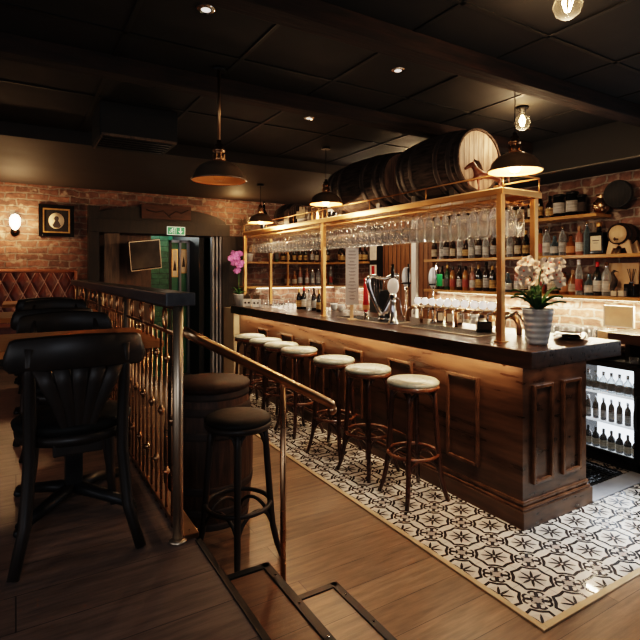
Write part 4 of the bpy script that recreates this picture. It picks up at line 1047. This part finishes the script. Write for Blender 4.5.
# orchid helper
def orchid(name, label, loc, pot_prof, potm, petal, stems, nfl, spread, leafn, leafL, fr_, fl0):
    root = thing(name, label, 'plant', loc)
    MB().lathe(pot_prof, n=28, cap=False).build('pot', potm, root)
    zt_ = pot_prof[-1][1] if False else max(z for r, z in pot_prof)
    rt_ = max(r for r, z in pot_prof)
    MB().lathe([(0, zt_-.02), (rt_*.9, zt_-.02)], n=24, cap=False).build('soil', soil_m, root)
    for k in range(leafn):
        a = 2*pi*k/leafn+random.uniform(-.3, .3); L_ = leafL*random.uniform(.7, 1.1); up = random.uniform(.35, .9); w = L_*.18; m = MB()
        ca, sa = cos(a), sin(a)
        def lf(u, v):
            s_ = (v-.5)*2; ww = w*sin(pi*min(1, u*.92+.06))**.7; r_ = L_*u*(1-.15*up); z = zt_-.02+L_*up*sin(u*pi*.62); 
            return (ca*r_-sa*ww*s_, sa*r_+ca*ww*s_, z+abs(s_)*.012)
        m.grid(lf, 10, 4); m.build('leaf', leaf_m, root, solid=.002)
    for (dx, dy, h) in stems:
        pts = [(0, 0, zt_-.02), (dx*.1, dy*.1, zt_+h*.45), (dx*.45, dy*.45, zt_+h*.85), (dx, dy, zt_+h)]
        sm_ = []
        for q in range(13):
            f = q/12*3; i = min(int(f), 2); g = f-i; p = Vector(pts[i])*(1-g)+Vector(pts[i+1])*g; sm_.append(p)
        MB().tube(sm_, .0035, 6).build('stem', leaf_m, root)
    for (fx, fy, fz) in fl0:
        m = MB(); yaw = random.uniform(-.7, .7)-.54; tilt = random.uniform(-.3, .4)
        M = Matrix.Rotation(yaw, 3, 'Z') @ Matrix.Rotation(R(90)+tilt, 3, 'X') @ Matrix.Rotation(random.uniform(0, 6), 3, 'Z')
        for k in range(5):
            a = 2*pi*k/5; wd = fr_*(.62 if k in (1, 4) else .42); ring = []
            def pf_(u, v):
                s_ = (v-.5)*2; rr = fr_*u; ww = wd*sin(pi*min(.97, u*.85+.08)); zz = .25*fr_*u*u+.1*fr_*(1-s_*s_)
                return M @ Vector((cos(a)*rr-sin(a)*ww*s_, sin(a)*rr+cos(a)*ww*s_, zz))+Vector((fx, fy, fz))
            m.grid(pf_, 4, 4)
        o = m.build('blossom', petal, root, recalc=False)
        MB().sph((Vector((fx, fy, fz))+M @ Vector((0, 0, fr_*.15))), fr_*.16, n=8).build('throat', petal_r if petal is petal_w else petal, o)
    return root
ribs = [(0, 0), (.055, 0)]+[(.060+.038*(k/24)**.75+.0022*sin(k*1.57), .006+.225*k/24) for k in range(25)]+[(.088, .228), (.088, .20)]
oc = (2.905, 2.06)
rnd = random.Random(3)
RT = Vector((.855, -.518, 0)); FW = Vector((.518, .855, 0))
fl_w = []
for k in range(30):
    u = rnd.uniform(-.13, .155); h = .475+rnd.uniform(-.065, .075)-abs(u)*.15; dd_ = rnd.uniform(-.07, .07); p = RT*u+FW*dd_; fl_w.append((p.x, p.y, h))
def stem_to(u, d, h): p = RT*u+FW*d; return (p.x, p.y, h)
orchid('white_orchid', 'white orchid in a pale ribbed pot near the bar end', (oc[0], oc[1], ZT), ribs, pot_g, petal_w, [stem_to(-.10, 0, .24), stem_to(.12, .02, .23), stem_to(.02, -.04, .28)], 30, .15, 13, .19, .04, fl_w)
Yo = YX(236, 2.72)
fl_p = []
for k in range(26):
    u = rnd.uniform(-.085, .085); p = RT*(u-.03)+FW*rnd.uniform(-.05, .05); fl_p.append((p.x, p.y, .61+rnd.uniform(-.13, .13)))
orchid('purple_orchid', 'purple orchid in a small white pot at the bar far end', (2.665, 6.58, ZT), [(0, 0), (.055, 0), (.07, .15), (.074, .155), (.07, .16), (.062, .14)], pot_w, petal_p, [stem_to(-.06, 0, .44), stem_to(0.01, .02, .54)], 16, .1, 7, .12, .042, fl_p)
# purple spray placed far: white pots on far shelf
fp = thing('potted_plant', 'small dark leafy plant in white pot on far shelf', 'plant', (3.02, 7.06, ZM+.001))
MB().lathe([(.05, 0), (.065, .11), (.07, .115), (.06, .12)], n=18).build('pot', pot_w, fp)
m = MB()
for k in range(30):
    a = random.uniform(0, 6.28); L_ = random.uniform(.1, .24); d = Vector((cos(a)*.9, sin(a)*.45, random.uniform(.3, 1.2))).normalized(); n_ = Vector((-sin(a), cos(a), .3))*.014
    s_ = Vector((0, 0, .11)); m.poly([s_, s_+d*L_*.5+n_, s_+d*L_, s_+d*L_*.5-n_], (0, 0, .002))
m.build('leaves', leaf_d, fp)
# plates
for i in range(5):
    r = .115-.004*i
    tag(MB().lathe([(0, 0), (r*.6, 0), (r, .010), (r, .013), (r*.6, .004), (0, .004)], (3.36, 2.12, ZT+.0068*i), 30, cap=False).build('plate', black_gloss), ['bottom', 'second lowest', 'middle', 'second highest', 'topmost'][i]+' black plate in the stack behind the orchid pot', 'plate', 'black plates at the bar end')
# menu stand
Ym = YX(352, 2.80)
mn = thing('menu_stand', 'tall narrow printed menu sheet on a small wooden stand', 'menu', (2.80, Ym, ZT), R(-20))
MB().bx(-.065, .065, -.004, 0, .15, .70, .001).build('sheet', paper, mn)
MB().bx(-.015, .015, 0, .02, .005, .45, .002).build('upright', pale_wood, mn); MB().bx(-.04, .04, -.03, .05, 0, .015, .003).build('foot', pale_wood, mn)
m = MB(); rr = random.Random(5); z = .675
while z > .19:
    w = rr.uniform(.022, .045); m.bx(-w, w, -.0052, -.0042, z-.004, z); 
    w2 = rr.uniform(.015, .035); m.bx(-w2, w2, -.0052, -.0042, z-.012, z-.0095); z -= .033
m.build('printed_lines', inkm, mn)
# harp tap
Yh = YX(385, 2.98)
hp = thing('harp_beer_tap', 'chrome harp shaped beer font with black base on the bar', 'beer tap', (2.98, Yh, ZT), R(-31))
m = MB(); Hs = .0
pillar = [(-.10, 0, .40), (-.135, 0, .385), (-.142, 0, .345), (-.13, 0, .29), (-.105, 0, .22), (-.075, 0, .15), (-.045, 0, .09), (-.02, 0, .04)]
m.tube(pillar, [.014, .022, .024, .020, .017, .016, .018, .020], 12); m.build('pillar', chrome, hp)
m = MB(); m.tube([(-.125, 0, .395), (-.09, 0, .398), (-.05, 0, .382), (0, 0, .375), (.04, 0, .388), (.075, 0, .408), (.10, 0, .405), (.105, 0, .375)], [.018, .016, .014, .014, .016, .020, .022, .018], 12); m.build('neck', chrome, hp)
m = MB(); m.tube([(.10, 0, .385), (.075, 0, .29), (.045, 0, .19), (.01, 0, .10), (-.015, 0, .04)], [.018, .022, .026, .026, .022], 10); m.build('soundboard', chrome, hp)
m = MB()
for k in range(7):
    f = k/7; x = -.095+.15*f; zb = .34-.24*(1-abs(2*f-.9))*.9; m.cyl((x, 0, .39), (x+.01, 0, max(.14, .20+.16*f)), .0015, 5)
m.build('strings', chrome, hp)
MB().lathe([(.06, 0), (.062, .01), (.055, .03), (.03, .045)], n=24).build('base', black_gloss, hp)
MB().box((.01, .03, .15), (.13, .02, .26), None, .01).build('backing', black_matte, hp)
hp.scale = (1.12, 1.12, 1.08)
Yt = YX(393, 2.90)
sp_ = thing('beer_font', 'chrome spoon shaped beer font right of the harp font', 'beer tap', (2.90, Yt, ZT), R(-31))
MB().lathe([(.05, 0), (.052, .01), (.03, .04), (.025, .20), (.035, .27)], n=20).build('column', chrome, sp_)
MB().sph((0, -.01, .34), .055, (.95, .35, 1.35), 20).build('badge', white_m, sp_)
MB().tube([(0, .02, .40), (0, .02, .46), (0, .02, .54)], [.010, .016, .014], 8).build('handle', black_gloss, sp_)
MB().tube([(.02, 0, .25), (.06, 0, .22), (.075, 0, .12), (.10, 0, .03)], .006, 6).build('hose', chrome, sp_)
Yr = YX(366, 2.92)
rd = thing('beer_font', 'slim red beer font on chrome foot left of the harp', 'beer tap', (2.92, Yr, ZT))
MB().lathe([(.03, 0), (.03, .01), (.018, .03), (.018, .09)], n=16).build('foot', chrome, rd)
MB().lathe([(.02, .09), (.032, .11), (.028, .2), (.024, .34), (.018, .37)], n=16).build('column', redtap, rd); MB().sph((0, 0, .39), .022, n=12).build('knob', redtap, rd)
MB().lathe([(.033, .105), (.034, .11), (.032, .15)], n=16, cap=False).build('band', labm['orange'], rd)
# oval mirrored fonts near the doors
for i, (p, pyc, lb, gbad) in enumerate(((406, 277, 'beer font with oval chrome medallion before the left wooden door', 0), (433, 278, 'beer font with oval chrome medallion and green badge', 1))):
    x = 3.3; y = YX(p, x); z = ZZ(pyc, x, y)
    t_ = thing('beer_font', lb, 'beer tap', (x, y, ZT), R(-31))
    MB().lathe([(.03, 0), (.03, .01), (.014, .03), (.012, z-ZT-.08)], n=14).build('column', chrome, t_)
    MB().sph((0, 0, z-ZT), .043, (1, .22, 2.3), 20).build('medallion', white_m, t_)
    MB().tube([(.02, -.03, z-ZT-.10), (.02, -.035, z-ZT), (.02, -.03, z-ZT+.13)], [.006, .010, .012], 8).build('handle', black_gloss if not gbad else chrome, t_)
    MB().cyl((-.05, -.02, z-ZT-.06), (.045, -.02, z-ZT-.06), .008, 8).build('crossbar', black_gloss, t_)
    if gbad: MB().box((.05, -.04, z-ZT-.02), (.05, .03, .11), None, .006).build('badge', green_badge, t_)
# copper tap rail with white lenses
RXT = 3.2; ya, yb = YX(508, RXT), YX(414, RXT)
tr = thing('tap_rail', 'copper pipe beer tower arching along the bar under round lenses', 'beer tap', (RXT, (ya+yb)/2, ZT))
pts = [(0, ya-.10, ZT-ZT), ]
m = MB(); c0 = (ya+yb)/2
path = [(RXT, ya-.10, ZT+.001), (RXT, ya-.10, ZT+.07), (RXT, ya-.07, ZT+.12), (RXT, ya, ZT+.145), (RXT, yb, ZT+.145), (RXT, yb+.06, ZT+.12), (RXT, yb+.09, ZT+.07), (RXT, yb+.09, ZT+.001)]
P(m.tube(path, .02, 12).build('pipe', copper), tr)
for yy in (ya+.1, (ya+yb)/2, yb-.1): P(MB().cyl((RXT, yy, ZT+.001), (RXT, yy, ZT+.13), .014, 10).build('leg', copper), tr)
P(MB().tube([(RXT-.02, ya-.18, ZT+.001), (RXT-.02, ya-.17, ZT+.10), (RXT-.03, ya-.10, ZT+.17), (RXT-.06, ya-.02, ZT+.12), (RXT-.06, ya-.01, ZT+.06)], .014, 10).build('curved_spout', chrome), tr)
P(MB().tube([(RXT, ya-.26, ZT+.001), (RXT, ya-.25, ZT+.11), (RXT-.02, ya-.17, ZT+.20), (RXT-.05, ya-.06, ZT+.20)], .012, 10).build('curved_spout', copper), tr)
lens_rot = Matrix.Rotation(R(-90), 3, 'Y')
for i, p in enumerate((418.7, 425.7, 433, 440.7, 448.5, 457, 465.5, 475, 483.7, 492.5)):
    x = RXT-.02; y = YX(p, x)
    rot = Matrix.Rotation(R(180+40), 3, 'Z') @ Matrix.Rotation(R(90), 3, 'Y')
    ln = P(MB().lathe([(0, -.008), (.032, -.008), (.034, 0), (.032, .006), (0, .008)], (x-.01, y, ZT+.205), 24, rot, cap=False).build('lens', em_lens), tr)
    m = MB(); m.lathe([(.032, -.012), (.037, -.008), (.037, .004), (.033, .008)], (x-.01, y, ZT+.205), 24, rot, cap=False); m.cyl((x, y, ZT+.145), (x, y, ZT+.18), .007, 8); m.build('bezel', chrome, ln)
    P(MB().tube([(x, y, ZT+.15), (x-.05, y, ZT+.145), (x-.06, y, ZT+.08)], .007, 8).build('spout', chrome), tr)
# drip trays
for i, (y0, y1, lb) in enumerate(((2.5, 3.35, 'slotted steel drip tray under the near beer taps'), (3.55, 4.35, 'slotted steel drip tray under the harp beer font'))):
    dt = thing('drip_tray', lb, 'tray', (2.9, (y0+y1)/2, ZT))
    P(MB().bx(2.84, 3.14, y0, y1, ZT, ZT+.006, .002).build('tray', steel), dt); m = MB()
    yy = y0+.03
    while yy < y1-.02: m.bx(2.86, 3.12, yy, yy+.012, ZT+.006, ZT+.008); yy += .03
    P(m.build('slots', black_matte), dt)
# card terminal / black box and small clutter right of rail
x = 3.0; bxo = thing('card_terminal', 'black boxy payment terminal on the bar beside the near post', 'terminal', (3.08, YX(484, 3.08), ZT), R(-35))
MB().bx(-.055, .055, -.03, .03, 0, .09, .008).build('body', black_gloss, bxo); MB().bx(-.045, .045, -.0315, -.03, .03, .08).build('screen', scr_m, bxo)
for i, p in enumerate((440, 449, 459)):
    x = 3.38; t_ = thing('menu_box', ORD[i]+' brown menu card block from the left behind the tap rail', 'menu', (x, YX(p, x), ZT), R(-31))
    MB().bx(-.03, .03, -.012, .012, 0, .11, .003).build('block', [stave_b, door_wood, stave_b][i], t_); MB().bx(-.022, .022, -.0135, -.012, .02, .09).build('card', cream, t_)
for i, p in enumerate((463, 470, 477)):
    x = 2.98
for i, p in enumerate((467, 474)):
    tag(MB().lathe([(.03, 0), (.032, .004), (.038, .11), (.036, .11), (.03, .01), (0, .01)], (3.40, YX(p, 3.40), ZT), 14, cap=False).build('tumbler', glass_clear), ['clear tumbler behind the tap rail, farther of two', 'clear tumbler behind the tap rail, nearer of two'][i], 'glass')
# far-end counter items
def caddy(p, yy_, lb):
    t_ = thing('condiment_caddy', lb, 'caddy', (XY(p, yy_), yy_, ZT), R(-31))
    MB().bx(-.055, .055, -.04, .04, 0, .105, .004).build('box', pot_w, t_)
    m = MB()
    for s_ in (-.024, .024): m.lathe([(0, .0), (.014, 0), (.014, .003), (0, .003)], (s_, -.041, .055), 14, Matrix.Rotation(R(90), 3, 'X'), cap=False)
    m.build('marks', inkm, t_)
    m = MB(); rr = random.Random(int(p))
    for k in range(8): m.bx(-.05+.012*k, -.042+.012*k, -.03, .03, .105, .15+rr.uniform(0, .03))
    m.build('sachets', leaf_d, t_)
caddy(247.5, 6.36, 'white box caddy with two dark round marks beside purple orchid')
caddy(256.5, 6.22, 'white box caddy of dark sachets, second from purple orchid')
for i, p in enumerate((261, 266, 271, 276, 281, 286, 291)):
    y_ = 6.1-.1*i; x = XY(p, y_); tag(MB().lathe([(.028, 0), (.03, .004), (.036, .10), (.034, .10), (.028, .01), (0, .01)], (x, y_, ZT), 14, cap=False).build('tumbler', glass_clear), ORD[i]+' clear tumbler on the bar going right from the white caddies', 'glass', 'tumblers on the far bar end')
tag(MB().lathe([(0, 0), (.15, 0), (.16, .012), (.155, .014), (.148, .004), (0, .004)], (3.2, YX(276, 3.2), ZT), 28, cap=False).build('serving_tray', black_gloss), 'round black serving tray near the tumblers on the bar', 'tray')
for i, (p, kk) in enumerate(((299, 'm'), (304, 'i'), (309, 'b'), (314, 'l'), (319, 'm'))):
    x = 3.05+.05*(i % 2); bottle(B[kk], x, YX(p, x), ZT, blabel(B[kk], f"{ORD[i]} from left on bar, left of middle rack post"), 'bottles on the bar', .9, i)
for i, p in enumerate((334, 341)):
    x = 3.35; t_ = thing('coffee_cup', ['white cup right of the middle rack post, farther', 'white cup right of the middle rack post, nearer'][i], 'cup', (x, YX(p, x), ZT))
    MB().lathe([(0, 0), (.028, 0), (.045, .06), (.046, .08), (.043, .08), (.026, .006), (0, .006)], n=20, cap=False).build('bowl', white_m, t_); MB().tube([(.04, 0, .065), (.065, 0, .055), (.06, 0, .03), (.035, 0, .025)], .005, 6).build('handle', white_m, t_)

# ---------------------------------------------------------------- lamps
def pendant(x, y, zb, lb, em, power, rad=.158, rodr=.006, col=(1, .68, .40)):
    root = thing('pendant_lamp', lb, 'lamp', (x, y, zb))
    prof = [(rad, 0), (rad+.004, .004), (rad, .012), (rad*.93, .02), (rad*.86, .055), (rad*.70, .085), (rad*.42, .108), (.035, .118), (.03, .125)]
    MB().lathe(prof, n=40, cap=False).build('shade', bronze, root)
    MB().lathe([(r-.003, z+.001) for r, z in prof], n=40, cap=False).build('shade_lining', lining_m, root)
    m = MB(); m.lathe([(.033, .12), (.034, .125), (.034, .155), (.028, .158), (.028, .17), (.036, .172), (.036, .185), (.026, .188), (.024, .215), (.014, .22), (.012, .24)], n=20)
    for k in range(8): a = k*pi/4; m.box((.034*cos(a), .034*sin(a), .14), (.006, .006, .03))
    m.build('socket', copper, root)
    MB().cyl((0, 0, .235), (0, 0, CH-zb-.001 if y < 4.7 else 2.69-zb-.001), rodr, 8).build('cord', copper_dull if rodr > .004 else black_matte, root)
    MB().lathe([(.045, -.02), (.04, -.002), (.01, 0)], (0, 0, (CH if y < 4.7 else 2.69)-zb-.001), 16).build('ceiling_rose', black_metal, root)
    MB().lathe([(0, -.005), (.028, .005), (.038, .03), (.03, .065), (.014, .095), (.014, .12)], n=18, cap=False).build('bulb', em, root)
    if power:
        l = bpy.data.lights.new('lamp_light', 'POINT'); l.energy = power; l.color = col; l.shadow_soft_size = .03
        o = bpy.data.objects.new('lamp_light', l); C.objects.link(o); o.location = (x, y, zb-.035)
    return root
pendant(1.022, 2.833, 2.135, 'bronze dome pendant lamp hanging over the barrel table', glass_bulb, .12, rodr=.009)  # lamp is off; faint added light brightens its lining
pendant(2.60, 2.0, 2.21, 'glowing bronze pendant lamp over the near bar end', em_pend, 22, rodr=.003)
pendant(2.55, 4.10, 2.25, 'bronze pendant lamp hanging beside the rear barrel', em_pend, 18, rodr=.003)
pendant(2.60, 5.72, 2.21, 'farthest bronze pendant lamp lighting the corner brickwork', em_pend, 22, rodr=.003)
def ceil_bulb(x, y, lb, z=CH, power=14):
    root = thing('bare_bulb', lb, 'lamp', (x, y, z-.001))
    MB().lathe([(.045, 0), (.045, -.012), (.028, -.018), (.022, -.045)], n=18).build('holder', black_metal, root)
    MB().lathe([(.014, -.042), (.02, -.055), (.045, -.08), (.058, -.115), (.045, -.15), (.02, -.168), (0, -.172)], n=24, cap=False).build('globe', glass_bulb, root)
    m = MB()
    for k in range(6): a = k*pi/3; m.tube([(.006*cos(a), .006*sin(a), -.06), (.02*cos(a), .02*sin(a), -.10), (.008*cos(a), .008*sin(a), -.14)], .0022, 5)
    m.build('filament', em_fil, root)
    l = bpy.data.lights.new('bulb_light', 'POINT'); l.energy = power; l.color = (1, .70, .42); l.shadow_soft_size = .04
    o = bpy.data.objects.new('bulb_light', l); C.objects.link(o); o.location = (x, y, z-.21)
ceil_bulb(1.92, 1.225, 'bare filament globe bulb on the ceiling nearest the camera', power=6)
ceil_bulb(3.15, 2.36, 'bare filament globe bulb on the ceiling beyond the near pendant', power=9)
ceil_bulb(3.55, 4.0, 'bare filament globe bulb on the ceiling behind the barrels', power=5)
for i, (px, py) in enumerate(((206, 9), (154, 85), (309, 118), (398, 70))):
    t = (px-320)/FL; d = (CH-CZ)*FL/(HZ-py); x, y = d*(.518+.855*t), d*(.855-.518*t)
    dl = thing('downlight', ['recessed ceiling downlight nearest the camera, left of first beam', 'recessed ceiling downlight above the platform beyond second beam', 'tiny recessed ceiling downlight right of the hanging pendant', 'recessed ceiling downlight between beams above the front barrel'][i], 'lamp', (x, y, CH-.001))
    MB().lathe([(.022, -.004), (.036, -.006), (.042, 0)], n=24, cap=False).build('rim', chrome, dl); MB().lathe([(0, -.003), (.024, -.003)], n=20, cap=False).build('lens', em_down, dl)
# ceiling air unit
ac = thing('ceiling_unit', 'black boxy ceiling air unit with a pale lower edge', 'air unit', (.77, 4.0, 2.56))
MB().bx(-.27, .27, -.22, .22, .0, .239, .008).build('housing', black_matte, ac); m = MB(); m.bx(-.26, .26, -.235, -.22, -.005, .012); m.bx(-.26, -.25, -.2, .2, -.012, 0); m.build('edge_trim', old_wood, ac)
m = MB()
for k in range(5): m.bx(-.24, .24, -.16+.07*k, -.14+.07*k, -.006, 0)
m.build('louvres', black_metal, ac)

# ---------------------------------------------------------------- lighting
def area(loc, rot, sx, sy, e, col, spread=None):
    l = bpy.data.lights.new('area_light', 'AREA'); l.shape = 'RECTANGLE'; l.size = sx; l.size_y = sy; l.energy = e; l.color = col
    if spread: l.spread = spread
    o = bpy.data.objects.new('area_light', l); C.objects.link(o); o.location = loc; o.rotation_euler = rot; return o
def point(loc, e, col, r=.05):
    l = bpy.data.lights.new('point_light', 'POINT'); l.energy = e; l.color = col; l.shadow_soft_size = r
    o = bpy.data.objects.new('point_light', l); C.objects.link(o); o.location = loc; return o
def spot(loc, tgt, e, col, ang=60, blend=.6, r=.06):
    l = bpy.data.lights.new('spot_light', 'SPOT'); l.energy = e; l.color = col; l.shadow_soft_size = r; l.spot_size = R(ang); l.spot_blend = blend
    o = bpy.data.objects.new('spot_light', l); C.objects.link(o); o.location = loc; o.rotation_euler = (Vector(tgt)-Vector(loc)).to_track_quat('-Z', 'Y').to_euler(); return o
WARM = (1, .66, .36); COOL = (.84, .92, 1)
area((2.635, 4.3, 1.012), (0, R(-12), 0), .02, 4.5, 14, (1, .72, .46))                # under worktop
area((3.0, 1.93, 1.012), (R(-12), 0, 0), .6, .02, .5, (1, .72, .46))
area((4.56, 3.3, ZL-.045), (0, R(20), 0), .03, 2.9, 42, (1, .80, .52))               # under lower shelf
area((4.0, 7.10, ZL-.045), (R(-20), 0, 0), 1.2, .03, 5, (1, .80, .58))
area((4.50, 6.45, ZL-.045), (0, 0, 0), .03, .8, 3, (1, .80, .58))
area((4.25, 3.2, 2.46), (0, R(48), 0), .03, 2.6, 4.5, WARM, R(140))                       # added strip below bulkhead to brighten the bottles
point((4.0, 5.3, 2.3), 9, (1, .78, .55), .08); point((3.8, 6.3, 2.3), 3, WARM, .08)  # first point added to brighten the wooden doors, without a fixture
spot((2.35, 3.5, 2.75), (2.38, 3.6, 0), 80, (1, .83, .66), 50)
spot((2.1, 1.5, 2.75), (2.1, 1.8, 0), 85, (1, .85, .70), 62)
spot((2.25, 5.4, 2.66), (2.3, 5.6, 0), 60, (1, .80, .60), 60)
point((sxx, 6.98, 2.2), 14, (1, .62, .32), .06)                                     # wall lamp
spot((-.9, 3.1, 2.75), (-.75, 3.4, .5), 42, (1, .48, .22), 62)                       # warm pool on platform
area((4.6, .8, 1.6), (0, R(90), 0), 1.3, 1.6, 8, COOL)                              # added cool area light at the unseen window
spot((4.6, 1.0, 2.1), (3.5, 1.5, 0), 620, COOL, 40, 1, .3)                           # added cool spot, brightens the tiles for their glare
area((-3.3, 1.0, 1.75), (0, R(-84), 0), 1.3, 3.0, 14, (.95, .96, 1)); area((-1.2, -2.3, 1.9), (R(75), 0, R(-10)), 2.4, 1.4, 12, COOL)                      # added cool area lights, left and behind camera, standing for daylight
spot((-.6, -1.5, 2.6), (.2, 1.3, .55), 60, (.85, .9, 1), 70, 1, .3)
point((1.9, 8.4, 2.2), 20, (.95, 1, .95), .1); point((1.85, 7.62, 2.3), 3.5, (1, .95, .85), .1)   # back room; second point added to brighten the green brick
point((1.6, 6.2, 2.0), 1.0, (1, .75, .55), .1); point((2.72, 6.8, 2.48), 6, (1, .60, .28), .05)  # added points brighten the doorway planks and the corner brick
point((3.32, 3.3, 1.75), 5, (1, .86, .70), .04); point((3.32, 4.3, 1.75), 4, (1, .86, .70), .04); point((3.32, 5.4, 1.75), 5, (1, .86, .70), .04)  # added points inside the bar brighten the hanging glasses

w = bpy.data.worlds.new('world'); S.world = w; w.use_nodes = True
w.node_tree.nodes['Background'].inputs[0].default_value = (.6, .55, .5, 1); w.node_tree.nodes['Background'].inputs[1].default_value = .02

cam = bpy.data.cameras.new('camera'); co = bpy.data.objects.new('camera', cam); C.objects.link(co)
cam.sensor_width = 36; cam.lens = 36*FL/640; cam.shift_y = -(320-HZ)/640; cam.clip_start = .05
co.location = (0, 0, CZ); co.rotation_euler = (R(90), 0, -math.atan2(.518, .855))
S.camera = co
S.view_settings.view_transform = 'Filmic'; S.view_settings.look = 'High Contrast'; S.view_settings.exposure = .45
